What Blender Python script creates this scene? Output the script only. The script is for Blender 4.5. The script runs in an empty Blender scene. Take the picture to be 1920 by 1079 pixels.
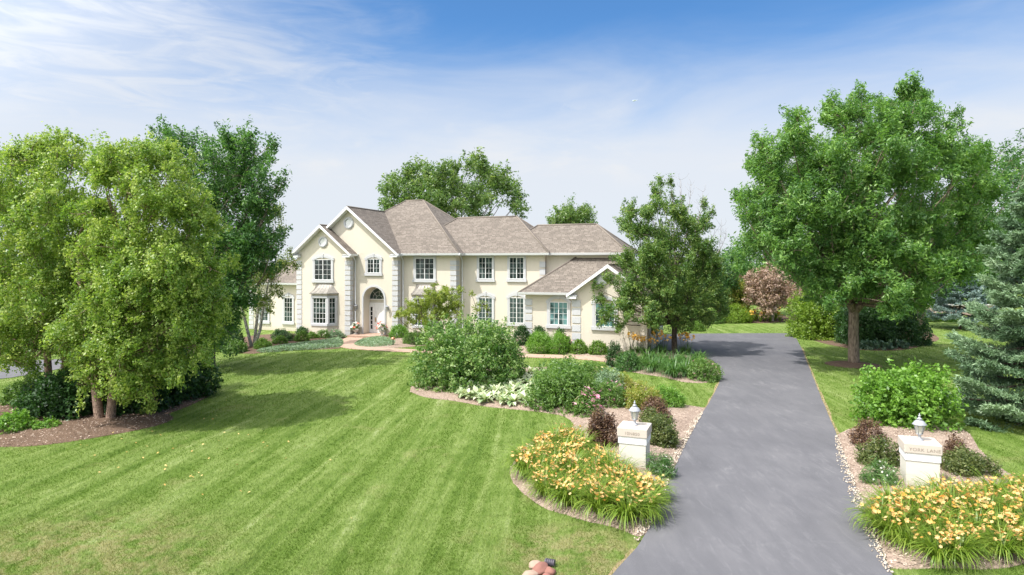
import bpy, math, random
import numpy as np
from mathutils import Vector, Matrix
from mathutils.geometry import tessellate_polygon, delaunay_2d_cdt
R = math.radians
rng = np.random.default_rng(7)
random.seed(7)
scn = bpy.context.scene
COL = scn.collection
# ---------------------------------------------------------------- camera
F, HZ, H = 1200.0, 495.0, 5.3            # focal length and horizon in photo pixels, camera height in m
cam = bpy.data.objects.new('camera', bpy.data.cameras.new('camera'))
COL.objects.link(cam)
cam.location = (0, 0, H)
cam.rotation_euler = (R(90), 0, 0)
cam.data.sensor_width = 36
cam.data.lens = 36 * F / 1920
cam.data.shift_y = -(539.5 - HZ) / 1920
cam.data.clip_end = 6000
scn.camera = cam
# ---------------------------------------------------------------- light
SUN_AZ, SUN_EL = 58.0, 58.0              # sun stands behind the camera, SUN_AZ degrees round to the left
sv = Vector((-math.sin(R(SUN_AZ)) * math.cos(R(SUN_EL)), -math.cos(R(SUN_AZ)) * math.cos(R(SUN_EL)), math.sin(R(SUN_EL))))
sun = bpy.data.objects.new('sun', bpy.data.lights.new('sun', 'SUN'))
COL.objects.link(sun)
sun.data.energy = 3.35
sun.data.angle = R(0.5)
sun.data.color = (1.0, 0.965, 0.91)
sun.rotation_euler = sv.to_track_quat('Z', 'Y').to_euler()
scn.view_settings.view_transform = 'Standard'
scn.view_settings.look = 'None'
scn.view_settings.gamma = 1
scn.view_settings.exposure = 0.75
scn.cycles.max_bounces = 7
scn.cycles.transparent_max_bounces = 4
scn.cycles.diffuse_bounces = 3
scn.cycles.glossy_bounces = 2
scn.cycles.transmission_bounces = 3


class NT:
    """tiny helper to wire nodes"""
    def __init__(s, tree):
        s.t = tree
        s.n = tree.nodes
        s.n.clear()

    def add(s, typ, props=None, **ins):
        nd = s.n.new(typ)
        for k, v in (props or {}).items():
            setattr(nd, k, v)
        for k, v in ins.items():
            key = int(k[1:]) if k[0] == 'i' and k[1:].isdigit() else k.replace('_', ' ')
            s.set(nd.inputs[key], v)
        return nd

    def set(s, sock, v):
        if isinstance(v, bpy.types.NodeSocket):
            s.t.links.new(v, sock)
        elif isinstance(v, bpy.types.Node):
            s.t.links.new(v.outputs[0], sock)
        else:
            if sock.type == 'RGBA' and len(v) == 3:
                v = (*v, 1)
            sock.default_value = v

    def math(s, op, a, b=0.0, c=0.0, clamp=False):
        return s.add('ShaderNodeMath', {'operation': op, 'use_clamp': clamp}, i0=a, i1=b, i2=c).outputs[0]

    def mix(s, f, a, b, mode='MIX'):
        nd = s.n.new('ShaderNodeMix')
        nd.data_type = 'RGBA'
        nd.blend_type = mode
        s.set(nd.inputs[0], f)
        s.set(nd.inputs[6], a)
        s.set(nd.inputs[7], b)
        return nd.outputs[2]

    def noise(s, vec, scale, detail=3, rough=0.55, dist=0.0):
        return s.add('ShaderNodeTexNoise', None, Vector=vec, Scale=scale, Detail=detail, Roughness=rough, Distortion=dist).outputs['Fac']

    def ramp(s, f, *stops):
        nd = s.n.new('ShaderNodeValToRGB')
        s.set(nd.inputs[0], f)
        e = nd.color_ramp.elements
        while len(e) < len(stops):
            e.new(0.5)
        for el, (p, c) in zip(e, stops):
            el.position = p
            el.color = (c, c, c, 1) if isinstance(c, (int, float)) else (*c, 1)
        return nd.outputs[0]

    def smooth(s, v, a, b):
        nd = s.add('ShaderNodeMapRange', {'interpolation_type': 'SMOOTHSTEP'}, i0=v, i1=a, i2=b, i3=0.0, i4=1.0)
        return nd.outputs[0]

    def mapping(s, vec, sc=(1, 1, 1), rot=(0, 0, 0), loc=(0, 0, 0)):
        return s.add('ShaderNodeMapping', None, Vector=vec, Scale=sc, Rotation=rot, Location=loc).outputs[0]


# ---------------------------------------------------------------- sky
world = bpy.data.worlds.new('World')
scn.world = world
world.use_nodes = True
w = NT(world.node_tree)
sky = w.add('ShaderNodeTexSky', {'sky_type': 'NISHITA', 'sun_disc': False, 'sun_elevation': R(SUN_EL), 'sun_rotation': R(180 + SUN_AZ),
                                 'altitude': 200, 'air_density': 1.0, 'dust_density': 0.6, 'ozone_density': 2.2})
gv = w.add('ShaderNodeTexCoord').outputs['Generated']
sp = w.add('ShaderNodeSeparateXYZ', None, Vector=gv)
X, Y, Z = sp.outputs
# a veil of cirrus: dense low and to the west, thinning to clear blue overhead
flow = w.mapping(gv, (1.6, 1.6, 7.0), (0, R(-22), 0))
wob = w.noise(flow, 1.5, 5, 0.6, 0.6)
fine = w.noise(w.mapping(gv, (3.2, 3.2, 16.0), (0, R(-16), 0)), 2.4, 6, 0.62, 0.9)
lin = w.math('ADD', w.math('MULTIPLY', X, -0.55), w.math('MULTIPLY', Z, -1.0))
lin = w.math('ADD', lin, w.math('MULTIPLY_ADD', wob, 0.34, 0.055))
lin = w.math('ADD', lin, w.math('MULTIPLY_ADD', fine, 0.16, -0.08))
veil = w.smooth(lin, -0.14, 0.30)
puff = w.noise(w.mapping(gv, (2.6, 2.6, 7.5), (0, R(6), 0), (0.35, 0, 0.2)), 2.1, 6, 0.6, 0.5)
puff = w.math('MULTIPLY', w.smooth(puff, 0.44, 0.66), w.math('MULTIPLY', w.smooth(Z, 0.10, 0.16), w.smooth(Z, 0.33, 0.20)))
low = w.smooth(w.math('ADD', Z, w.math('MULTIPLY_ADD', wob, -0.16, 0.08)), 0.385, 0.13)
cl = w.math('MAXIMUM', w.math('MULTIPLY', veil, w.math('MULTIPLY_ADD', w.smooth(fine, 0.35, 0.65), 0.20, 0.68)), w.math('MULTIPLY', puff, 0.8))
cl = w.math('MAXIMUM', cl, w.math('MULTIPLY', low, w.math('MULTIPLY_ADD', w.smooth(puff, 0.0, 1.0), 0.06, 0.93)), clamp=True)
deep = w.mix(1.0, sky.outputs[0], (0.38, 0.63, 0.82), 'MULTIPLY')
# sky behind the camera brightened round the sun, added to fill the shadows
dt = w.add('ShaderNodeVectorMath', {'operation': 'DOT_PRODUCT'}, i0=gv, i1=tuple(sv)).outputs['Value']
fill_glow = w.smooth(dt, 0.15, 0.95)
cl = w.math('MAXIMUM', cl, w.math('MULTIPLY', fill_glow, 0.85))
cloud = w.mix(fill_glow, w.mix(w.math('MULTIPLY', puff, 0.8), (3.75, 3.90, 4.15), (3.9, 4.0, 4.15)), (17.0, 16.7, 16.0))
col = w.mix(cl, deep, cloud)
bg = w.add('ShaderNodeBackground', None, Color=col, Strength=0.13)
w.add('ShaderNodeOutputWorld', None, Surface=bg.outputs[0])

# ---------------------------------------------------------------- scene helpers
def G(px, py):
    """point of the flat ground at a spot measured in the survey photo"""
    y = F * H / (py - HZ)
    return Vector(((px - 960) / F * y, y, 0))

def P(px, py, y):
    return Vector(((px - 960) / F * y, y, H + (HZ - py) / F * y))

def tag(o, label=None, cat=None, group=None, kind=None):
    for k, v in (('label', label), ('category', cat), ('group', group), ('kind', kind)):
        if v:
            o[k] = v
    return o

def thing(name, label, cat, loc=(0, 0, 0), rz=0.0, group=None):
    o = bpy.data.objects.new(name, None)
    o.empty_display_size = 0.2
    COL.objects.link(o)
    o.location = loc
    o.rotation_euler = (0, 0, rz)
    return tag(o, label, cat, group)

def link(name, me, mat=None, parent=None, loc=None):
    o = bpy.data.objects.new(name, me)
    COL.objects.link(o)
    if mat and not len(me.materials):
        me.materials.append(mat)
    if parent:
        o.parent = parent
    if loc is not None:
        o.location = loc
    return o

def copy_tree(o, parent=None):
    c = o.copy()
    COL.objects.link(c)
    c.parent = parent
    for ch in o.children:
        copy_tree(ch, c)
    return c


class MB:
    """collects simple shapes and links them as one mesh"""
    def __init__(s):
        s.v, s.f, s.sm = [], [], []

    def add(s, vs, fs, smooth=False):
        b = len(s.v)
        s.v += [tuple(p) for p in vs]
        s.f += [tuple(b + i for i in f) for f in fs]
        s.sm += [smooth] * len(fs)

    def box(s, x0, x1, y0, y1, z0, z1):
        vs = [(x, y, z) for z in (z0, z1) for y in (y0, y1) for x in (x0, x1)]
        s.add(vs, [(0, 2, 3, 1), (4, 5, 7, 6), (0, 1, 5, 4), (2, 6, 7, 3), (0, 4, 6, 2), (1, 3, 7, 5)])
        return s

    def prism(s, outline, y0, y1, holes=(), axis='y'):
        """outline (a,b) pairs in the xz plane extruded along y (or xy along z)"""
        loops = [list(outline)] + [list(h) for h in holes]
        pts = [p for l in loops for p in l]
        tri = tessellate_polygon([[Vector((a, b, 0)) for a, b in l] for l in loops])
        n = len(pts)
        mk = (lambda a, b, t: (a, t, b)) if axis == 'y' else (lambda a, b, t: (a, b, t))
        vs = [mk(a, b, y0) for a, b in pts] + [mk(a, b, y1) for a, b in pts]
        fs = []
        if not holes:
            fs.append(tuple(range(n)))
            fs.append(tuple(range(2 * n - 1, n - 1, -1)))
        else:
            for t in tri:
                fs.append(tuple(t))
                fs.append(tuple(n + i for i in reversed(t)))
        k = 0
        for l in loops:
            m = len(l)
            for i in range(m):
                a, b = k + i, k + (i + 1) % m
                fs.append((a, b, n + b, n + a))
            k += m
        s.add(vs, fs)
        return s

    def tube(s, pts, rad, n=6, cap=True):
        pts = [Vector(p) for p in pts]
        b = len(s.v)
        up = Vector((0.31, 0.17, 0.93)).normalized()
        for i, p in enumerate(pts):
            d = (pts[min(i + 1, len(pts) - 1)] - pts[max(i - 1, 0)])
            d = d.normalized() if d.length > 1e-6 else Vector((0, 0, 1))
            a = d.cross(up)
            if a.length < 0.05:
                a = d.cross(Vector((1, 0, 0)))
            a.normalize()
            c = d.cross(a)
            for k in range(n):
                t = 2 * math.pi * k / n
                s.v.append(tuple(p + (a * math.cos(t) + c * math.sin(t)) * rad[i]))
        for i in range(len(pts) - 1):
            for k in range(n):
                s.f.append((b + i * n + k, b + i * n + (k + 1) % n, b + (i + 1) * n + (k + 1) % n, b + (i + 1) * n + k))
                s.sm.append(True)
        if cap:
            s.f.append(tuple(b + k for k in range(n - 1, -1, -1)))
            s.f.append(tuple(b + (len(pts) - 1) * n + k for k in range(n)))
            s.sm += [False, False]
        return s

    def lathe(s, prof, n=16, c=(0, 0, 0), smooth=True):
        b = len(s.v)
        for r, z in prof:
            for k in range(n):
                t = 2 * math.pi * k / n
                s.v.append((c[0] + r * math.cos(t), c[1] + r * math.sin(t), c[2] + z))
        for i in range(len(prof) - 1):
            for k in range(n):
                s.f.append((b + i * n + k, b + i * n + (k + 1) % n, b + (i + 1) * n + (k + 1) % n, b + (i + 1) * n + k))
                s.sm.append(smooth)
        s.f.append(tuple(b + k for k in range(n - 1, -1, -1)))
        s.f.append(tuple(b + (len(prof) - 1) * n + k for k in range(n)))
        s.sm += [False, False]
        return s

    def build(s, name, mat, parent=None, loc=None, uv=True):
        me = bpy.data.meshes.new(name)
        me.from_pydata(s.v, [], s.f)
        me.validate()
        if len(me.polygons) == len(s.sm):
            me.polygons.foreach_set('use_smooth', s.sm)
        if uv:
            lay = me.uv_layers.new(name='UVMap').data
            vs = me.vertices
            for p in me.polygons:
                n = p.normal
                u = Vector((0, 0, 1)).cross(n)
                u = Vector((1, 0, 0)) if u.length < 1e-3 else u.normalized()
                v = n.cross(u)
                for li in p.loop_indices:
                    q = vs[me.loops[li].vertex_index].co
                    lay[li].uv = (q.dot(u), q.dot(v))
        return link(name, me, mat, parent, loc)


def np_mesh(name, verts, faces, tint=None):
    """verts (n,3), faces (m,k) numpy arrays -> mesh with an optional per-face float 'tint'"""
    me = bpy.data.meshes.new(name)
    m, k = faces.shape
    me.vertices.add(len(verts))
    me.vertices.foreach_set('co', np.ascontiguousarray(verts, dtype=np.float32).ravel())
    me.loops.add(m * k)
    me.loops.foreach_set('vertex_index', np.ascontiguousarray(faces, dtype=np.int32).ravel())
    me.polygons.add(m)
    me.polygons.foreach_set('loop_start', np.arange(0, m * k, k, dtype=np.int32))
    me.update(calc_edges=True)
    if tint is not None:
        at = me.attributes.new('tint', 'FLOAT', 'FACE')
        at.data.foreach_set('value', np.ascontiguousarray(tint, dtype=np.float32))
    return me

def unit(a):
    return a / np.maximum(np.linalg.norm(a, axis=-1, keepdims=True), 1e-9)

def catmull(pts, n=8, closed=True):
    pts = [Vector(p) for p in pts]
    m = len(pts)
    out = []
    for i in range(m if closed else m - 1):
        if closed:
            a, b, c, d = (pts[(i + k) % m] for k in (-1, 0, 1, 2))
        else:
            a, b, c, d = pts[max(i - 1, 0)], pts[i], pts[i + 1], pts[min(i + 2, m - 1)]
        for k in range(n):
            t = k / n
            out.append(0.5 * ((2 * b) + (c - a) * t + (2 * a - 5 * b + 4 * c - d) * t * t + (3 * b - a - 3 * c + d) * t ** 3))
    if not closed:
        out.append(pts[-1])
    return out

def inside(poly, x, y):
    poly = np.array([(p[0], p[1]) for p in poly])
    res = np.zeros(len(x), bool)
    j = len(poly) - 1
    for i in range(len(poly)):
        xi, yi = poly[i]
        xj, yj = poly[j]
        c = ((yi > y) != (yj > y)) & (x < (xj - xi) * (y - yi) / (yj - yi + 1e-12) + xi)
        res ^= c
        j = i
    return res

def edge_dist(poly, x, y):
    p = np.array([(q[0], q[1]) for q in poly])
    q = np.roll(p, -1, 0)
    d = np.full(len(x), 1e9)
    for a, b in zip(p, q):
        ab = b - a
        t = np.clip(((x - a[0]) * ab[0] + (y - a[1]) * ab[1]) / max(ab @ ab, 1e-9), 0, 1)
        d = np.minimum(d, np.hypot(x - a[0] - t * ab[0], y - a[1] - t * ab[1]))
    return d

def sheet(name, poly, z0, mat, mound=0.0, step=0.35, skirt=True, kind='structure', slope=0.5, jag=0.0):
    """a ground sheet inside a closed outline, optionally swelling into a low mound"""
    p2 = [Vector((p[0], p[1])) for p in poly]
    if jag:
        p2 = [p + Vector((random.uniform(-jag, jag), random.uniform(-jag, jag))) for p in p2]
    n = len(p2)
    xs = np.array([p.x for p in p2])
    ys = np.array([p.y for p in p2])
    pts = list(p2)
    if mound:
        gx, gy = np.meshgrid(np.arange(xs.min(), xs.max(), step), np.arange(ys.min(), ys.max(), step))
        gx, gy = gx.ravel() + rng.uniform(-.2, .2, gx.size) * step, gy.ravel() + rng.uniform(-.2, .2, gx.size) * step
        k = inside(p2, gx, gy)
        gx, gy = gx[k], gy[k]
        k = edge_dist(p2, gx, gy) > 0.12
        pts += [Vector((a, b)) for a, b in zip(gx[k], gy[k])]
    vs, es, fs, *_ = delaunay_2d_cdt(pts, [(i, (i + 1) % n) for i in range(n)], [], 1, 1e-5)
    vx = np.array([v.x for v in vs])
    vy = np.array([v.y for v in vs])
    d = edge_dist(p2, vx, vy)
    z = z0 + mound * (1 - np.exp(-d / slope)) * (1 + 0.25 * np.sin(vx * 3.1) * np.sin(vy * 2.7)) if mound else np.full(len(vx), z0)
    m = MB()
    m.add([(a, b, c) for a, b, c in zip(vx, vy, z)], [tuple(f) for f in fs], bool(mound))
    if skirt:
        for i in range(n):
            a, b = p2[i], p2[(i + 1) % n]
            m.add([(a.x, a.y, z0), (b.x, b.y, z0), (b.x, b.y, -0.05), (a.x, a.y, -0.05)], [(0, 1, 2, 3)])
    o = m.build(name, mat)
    return tag(o, kind=kind)
# ---------------------------------------------------------------- materials
def new_mat(name):
    m = bpy.data.materials.new(name)
    m.use_nodes = True
    return m, NT(m.node_tree)

def finish(t, bsdf):
    t.add('ShaderNodeOutputMaterial', None, Surface=bsdf.outputs[0])

def plain(name, c, rough=0.6, metal=0.0, var=0.12, scale=6.0, bump=0.0, bscale=60.0, spec=0.4):
    m, t = new_mat(name)
    pos = t.add('ShaderNodeTexCoord').outputs['Object']
    n = t.noise(pos, scale, 4)
    a = tuple(x * (1 - var) for x in c)
    b = tuple(min(1, x * (1 + var)) for x in c)
    p = t.add('ShaderNodeBsdfPrincipled', None, Base_Color=t.mix(n, a, b), Roughness=rough, Metallic=metal, Specular_IOR_Level=spec)
    if bump:
        bn = t.add('ShaderNodeBump', None, Strength=bump, Distance=0.02, Height=t.noise(pos, bscale, 3))
        t.set(p.inputs['Normal'], bn)
    finish(t, p)
    return m

def stucco(name, c):
    m, t = new_mat(name)
    pos = t.add('ShaderNodeNewGeometry').outputs['Position']
    n = t.noise(pos, 0.9, 5, 0.6)
    streak = t.noise(t.mapping(pos, (5, 5, 0.5)), 1.0, 4, 0.6)
    cc = t.mix(n, tuple(x * 0.93 for x in c), tuple(x * 1.04 for x in c))
    cc = t.mix(t.math('MULTIPLY', t.smooth(streak, 0.52, 0.8), 0.28), cc, tuple(x * y for x, y in zip(c, (0.78, 0.76, 0.72))))
    zz = t.add('ShaderNodeSeparateXYZ', None, Vector=pos).outputs[2]
    splash = t.math('MULTIPLY', t.smooth(t.math('ADD', zz, t.math('MULTIPLY_ADD', t.noise(pos, 7, 4, 0.7), -0.5, 0.25)), 0.42, 0.08), 0.42)
    cc = t.mix(splash, cc, tuple(x * y for x, y in zip(c, (0.60, 0.55, 0.48))))
    p = t.add('ShaderNodeBsdfPrincipled', None, Base_Color=cc, Roughness=0.9, Specular_IOR_Level=0.2)
    bn = t.add('ShaderNodeBump', None, Strength=0.35, Distance=0.01, Height=t.noise(pos, 70, 3))
    t.set(p.inputs['Normal'], bn)
    finish(t, p)
    return m

def leaf_mat(name, c0, c1, c2, trans=0.42, rough=0.42, spec=0.5):
    """three colours spread over the leaves by their own tint"""
    m, t = new_mat(name)
    at = t.add('ShaderNodeAttribute', {'attribute_name': 'tint'}).outputs['Fac']
    c = t.ramp(at, (0.05, c0), (0.5, c1), (0.95, c2))
    p = t.add('ShaderNodeBsdfPrincipled', None, Base_Color=c, Roughness=rough, Specular_IOR_Level=spec)
    tr = t.add('ShaderNodeBsdfTranslucent', None, Color=t.mix(1.0, c, (1.25, 1.35, 0.7), 'MULTIPLY'))
    mx = t.add('ShaderNodeMixShader', None, i0=trans, i1=p.outputs[0], i2=tr.outputs[0])
    finish(t, mx)
    return m

def shingles(name, c):
    m, t = new_mat(name)
    uv = t.add('ShaderNodeTexCoord').outputs['UV']
    br = t.add('ShaderNodeTexBrick', {'offset': 0.37, 'offset_frequency': 2, 'squash': 1.4, 'squash_frequency': 3}, Vector=uv, Scale=1.0,
               Color1=(0, 0, 0), Color2=(1, 1, 1), Mortar=(0, 0, 0), Mortar_Size=0.012, Brick_Width=0.30, Row_Height=0.15)
    v = t.math('ADD', t.math('MULTIPLY', br.outputs['Color'], 0.55), t.math('MULTIPLY', t.noise(uv, 2.0, 4), 0.45))
    cc = t.ramp(v, (0.12, tuple(x * 0.66 for x in c)), (0.5, c), (0.88, tuple(x * 1.34 for x in c)))
    blotch = t.noise(uv, 0.35, 4)
    cc = t.mix(t.math('MULTIPLY', blotch, 0.3), cc, tuple(x * y for x, y in zip(c, (0.95, 0.98, 1.02))))
    cc = t.mix(t.math('MULTIPLY', br.outputs['Fac'], 0.75), cc, tuple(x * 0.35 for x in c))
    p = t.add('ShaderNodeBsdfPrincipled', None, Base_Color=cc, Roughness=0.95, Specular_IOR_Level=0.15)
    h = t.math('ADD', t.math('MULTIPLY', br.outputs['Fac'], -0.6), t.math('MULTIPLY', t.noise(uv, 60, 2), 0.3))
    bn = t.add('ShaderNodeBump', None, Strength=0.7, Distance=0.02, Height=t.math('ADD', h, v))
    t.set(p.inputs['Normal'], bn)
    finish(t, p)
    return m

def brick(name, c0, c1, mortar, w_, h_, rough=0.85):
    m, t = new_mat(name)
    uv = t.add('ShaderNodeTexCoord').outputs['UV']
    br = t.add('ShaderNodeTexBrick', None, Vector=uv, Scale=1.0, Color1=c0, Color2=c1, Mortar=mortar, Mortar_Size=0.008, Brick_Width=w_, Row_Height=h_)
    cc = t.mix(0.35, br.outputs['Color'], t.mix(t.noise(uv, 3, 4), c0, c1))
    p = t.add('ShaderNodeBsdfPrincipled', None, Base_Color=cc, Roughness=rough)
    bn = t.add('ShaderNodeBump', None, Strength=0.5, Distance=0.01, Height=t.math('MULTIPLY', br.outputs['Fac'], -1.0))
    t.set(p.inputs['Normal'], bn)
    finish(t, p)
    return m

def lawn_colour(t, pos):
    """mown turf: stripes along the mower's path, dry and lush patches"""
    warp = t.noise(pos, 0.28, 2)
    rot = t.mapping(pos, (1, 1, 1), (0, 0, R(4)))
    s = t.add('ShaderNodeSeparateXYZ', None, Vector=rot).outputs
    sx = t.math('ADD', s[0], t.math('MULTIPLY', warp, 0.7))
    wave = t.math('SINE', t.math('MULTIPLY', sx, 2 * math.pi / 1.45))
    streak = t.noise(t.mapping(rot, (2.4, 0.13, 1)), 1.0, 5, 0.7, 0.6)
    patch = t.noise(pos, 0.22, 5, 0.6, 0.4)
    mid = t.noise(pos, 1.6, 5, 0.65)
    fine = t.noise(pos, 26, 3, 0.7)
    stripe = t.math('ADD', t.math('MULTIPLY', wave, t.math('MULTIPLY', t.smooth(patch, 0.30, 0.62), 0.075)), t.math('MULTIPLY_ADD', streak, 1.3, -0.65))
    v = t.math('ADD', t.math('MULTIPLY_ADD', mid, 0.55, 0.22), stripe)
    v = t.math('ADD', v, t.math('MULTIPLY_ADD', fine, 0.5, -0.25))
    c = t.ramp(v, (0.02, (0.056, 0.108, 0.017)), (0.38, (0.112, 0.180, 0.030)), (0.66, (0.192, 0.258, 0.072)), (0.95, (0.34, 0.38, 0.19)))
    dryn = t.noise(pos, 0.55, 5, 0.68, 0.5)
    dry = t.smooth(dryn, 0.56, 0.74)
    # thin straw-coloured turf beside the street end of the drive and at the south-west corner
    P0 = t.add('ShaderNodeSeparateXYZ', None, Vector=pos).outputs
    def near(x, y, r):
        dx = t.math('SUBTRACT', P0[0], x)
        dy = t.math('SUBTRACT', P0[1], y)
        d = t.math('SQRT', t.math('ADD', t.math('MULTIPLY', dx, dx), t.math('MULTIPLY', dy, dy)))
        return t.smooth(d, r, r * 0.35)
    spots = t.math('MAXIMUM', near(1.15, 11.7, 1.9), near(-8.2, 10.6, 4.2))
    spots = t.math('MULTIPLY', spots, t.smooth(t.noise(pos, 2.2, 5, 0.7), 0.38, 0.6))
    k = t.math('MAXIMUM', t.math('MULTIPLY', dry, 0.42), t.math('MULTIPLY', spots, 0.85), clamp=True)
    c = t.mix(k, c, t.mix(fine, (0.20, 0.20, 0.075), (0.33, 0.29, 0.155)))
    lush = t.math('MULTIPLY', t.smooth(t.noise(pos, 0.9, 4, 0.6, 0.3), 0.66, 0.78), 0.5)
    c = t.mix(lush, c, (0.13, 0.25, 0.02))
    return c, v

def lawn_material():
    m, t = new_mat('lawn')
    pos = t.add('ShaderNodeNewGeometry').outputs['Position']
    c, v = lawn_colour(t, pos)
    p = t.add('ShaderNodeBsdfPrincipled', None, Base_Color=t.mix(1.0, c, (0.95, 0.95, 0.95), 'MULTIPLY'), Roughness=0.9, Specular_IOR_Level=0.15)
    bn = t.add('ShaderNodeBump', None, Strength=0.8, Distance=0.05, Height=t.noise(pos, 30, 4, 0.7))
    t.set(p.inputs['Normal'], bn)
    finish(t, p)
    return m

def blade_material():
    m, t = new_mat('grass_blade')
    pos = t.add('ShaderNodeNewGeometry').outputs['Position']
    c, v = lawn_colour(t, pos)
    at = t.add('ShaderNodeAttribute', {'attribute_name': 'tint'}).outputs['Fac']
    c = t.mix(1.0, c, t.ramp(at, (0.0, (0.75, 0.82, 0.7)), (0.5, (1.0, 1.05, 0.9)), (1.0, (1.5, 1.4, 1.15))), 'MULTIPLY')
    p = t.add('ShaderNodeBsdfPrincipled', None, Base_Color=c, Roughness=0.6, Specular_IOR_Level=0.25)
    tr = t.add('ShaderNodeBsdfTranslucent', None, Color=t.mix(1.0, c, (1.2, 1.3, 0.8), 'MULTIPLY'))
    finish(t, t.add('ShaderNodeMixShader', None, i0=0.35, i1=p.outputs[0], i2=tr.outputs[0]))
    return m

def asphalt_material():
    m, t = new_mat('asphalt')
    pos = t.add('ShaderNodeNewGeometry').outputs['Position']
    big = t.noise(pos, 0.35, 4, 0.6, 0.4)
    mid = t.noise(t.mapping(pos, (2.2, 0.5, 1), (0, 0, R(-14))), 1.2, 5, 0.65)
    grit = t.noise(pos, 160, 2, 0.8)
    v = t.math('ADD', t.math('MULTIPLY', big, 0.5), t.math('MULTIPLY', mid, 0.5))
    c = t.ramp(v, (0.3, (0.080, 0.080, 0.089)), (0.5, (0.106, 0.105, 0.115)), (0.72, (0.146, 0.143, 0.152)))
    patch = t.smooth(t.noise(pos, 0.16, 3, 0.5, 0.8), 0.47, 0.53)
    c = t.mix(t.math('MULTIPLY', patch, 0.35), c, t.mix(1.0, c, (0.80, 0.80, 0.82), 'MULTIPLY'))
    damp = t.smooth(t.noise(t.mapping(pos, (1.6, 0.35, 1), (0, 0, R(-12))), 2.0, 4, 0.7, 0.6), 0.55, 0.75)
    c = t.mix(t.math('MULTIPLY', damp, 0.3), c, (0.075, 0.076, 0.09))
    c = t.mix(t.math('MULTIPLY', t.smooth(grit, 0.35, 0.75), 0.55), c, (0.170, 0.168, 0.180))
    # pale hairline cracks and scuffs
    vor = t.add('ShaderNodeTexVoronoi', {'feature': 'DISTANCE_TO_EDGE'}, Vector=t.mix(0.55, pos, t.add('ShaderNodeTexNoise', None, Vector=pos, Scale=1.1, Detail=6).outputs['Color'], 'ADD'), Scale=0.30).outputs['Distance']
    cr = t.math('MULTIPLY', t.smooth(vor, 0.009, 0.002), t.smooth(t.noise(pos, 0.6, 3), 0.5, 0.6))
    c = t.mix(t.math('MULTIPLY', cr, 0.05), c, (0.27, 0.265, 0.265))
    sc = t.math('ADD', t.math('MULTIPLY', t.noise(t.mapping(pos, (3.2, 0.8, 1), (0, 0, R(-14))), 1.3, 8, 0.78, 1.0), 0.75), t.math('MULTIPLY', t.noise(pos, 0.45, 2), 0.3))
    c = t.mix(t.math('MULTIPLY', t.smooth(sc, 0.53, 0.74), 0.40), c, (0.24, 0.235, 0.245))
    p = t.add('ShaderNodeBsdfPrincipled', None, Base_Color=c, Roughness=0.82, Specular_IOR_Level=0.3)
    bn = t.add('ShaderNodeBump', None, Strength=0.35, Distance=0.01, Height=t.noise(pos, 120, 3, 0.7))
    t.set(p.inputs['Normal'], bn)
    finish(t, p)
    return m

def mulch_material(name, dark, light):
    m, t = new_mat(name)
    pos = t.add('ShaderNodeNewGeometry').outputs['Position']
    vor = t.add('ShaderNodeTexVoronoi', None, Vector=t.mapping(pos, (1, 1.6, 1)), Scale=24.0)
    n = t.noise(pos, 1.2, 4)
    c = t.mix(t.math('ADD', t.math('MULTIPLY', vor.outputs['Color'], 0.75), t.math('MULTIPLY_ADD', n, 0.7, -0.25), clamp=True), dark, light)
    p = t.add('ShaderNodeBsdfPrincipled', None, Base_Color=c, Roughness=0.95, Specular_IOR_Level=0.1)
    bn = t.add('ShaderNodeBump', None, Strength=0.9, Distance=0.03, Height=vor.outputs['Distance'])
    t.set(p.inputs['Normal'], bn)
    finish(t, p)
    return m

def tint_mat(name, c0, c1, rough=0.8, trans=0.0):
    m, t = new_mat(name)
    at = t.add('ShaderNodeAttribute', {'attribute_name': 'tint'}).outputs['Fac']
    c = t.mix(at, c0, c1)
    p = t.add('ShaderNodeBsdfPrincipled', None, Base_Color=c, Roughness=rough, Specular_IOR_Level=0.2)
    if trans:
        tr = t.add('ShaderNodeBsdfTranslucent', None, Color=c)
        p = t.add('ShaderNodeMixShader', None, i0=trans, i1=p.outputs[0], i2=tr.outputs[0])
    finish(t, p)
    return m

def bark(name, c0, c1, sc=(6, 6, 1.2), bump=0.8):
    m, t = new_mat(name)
    pos = t.add('ShaderNodeTexCoord').outputs['Object']
    n = t.noise(t.mapping(pos, sc), 3.0, 5, 0.65)
    p = t.add('ShaderNodeBsdfPrincipled', None, Base_Color=t.mix(t.smooth(n, 0.32, 0.68), c0, c1), Roughness=0.95, Specular_IOR_Level=0.1)
    bn = t.add('ShaderNodeBump', None, Strength=bump, Distance=0.03, Height=n)
    t.set(p.inputs['Normal'], bn)
    finish(t, p)
    return m

def glass_pane(name, c, rough=0.06):
    m, t = new_mat(name)
    pos = t.add('ShaderNodeTexCoord').outputs['Object']
    n = t.noise(t.mapping(pos, (1.3, 1.0, 0.8)), 1.6, 3)
    rnd = t.add('ShaderNodeObjectInfo').outputs['Random']
    cc = t.mix(t.smooth(t.math('ADD', n, t.math('MULTIPLY_ADD', rnd, 0.24, -0.12)), 0.40, 0.62), tuple(x * 0.35 for x in c), tuple(x * 1.9 for x in c))
    p = t.add('ShaderNodeBsdfPrincipled', None, Base_Color=cc, Roughness=rough, Specular_IOR_Level=0.28)
    bn = t.add('ShaderNodeBump', None, Strength=0.06, Distance=0.02, Height=t.noise(pos, 2.0, 2))
    t.set(p.inputs['Normal'], bn)
    finish(t, p)
    return m

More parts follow.
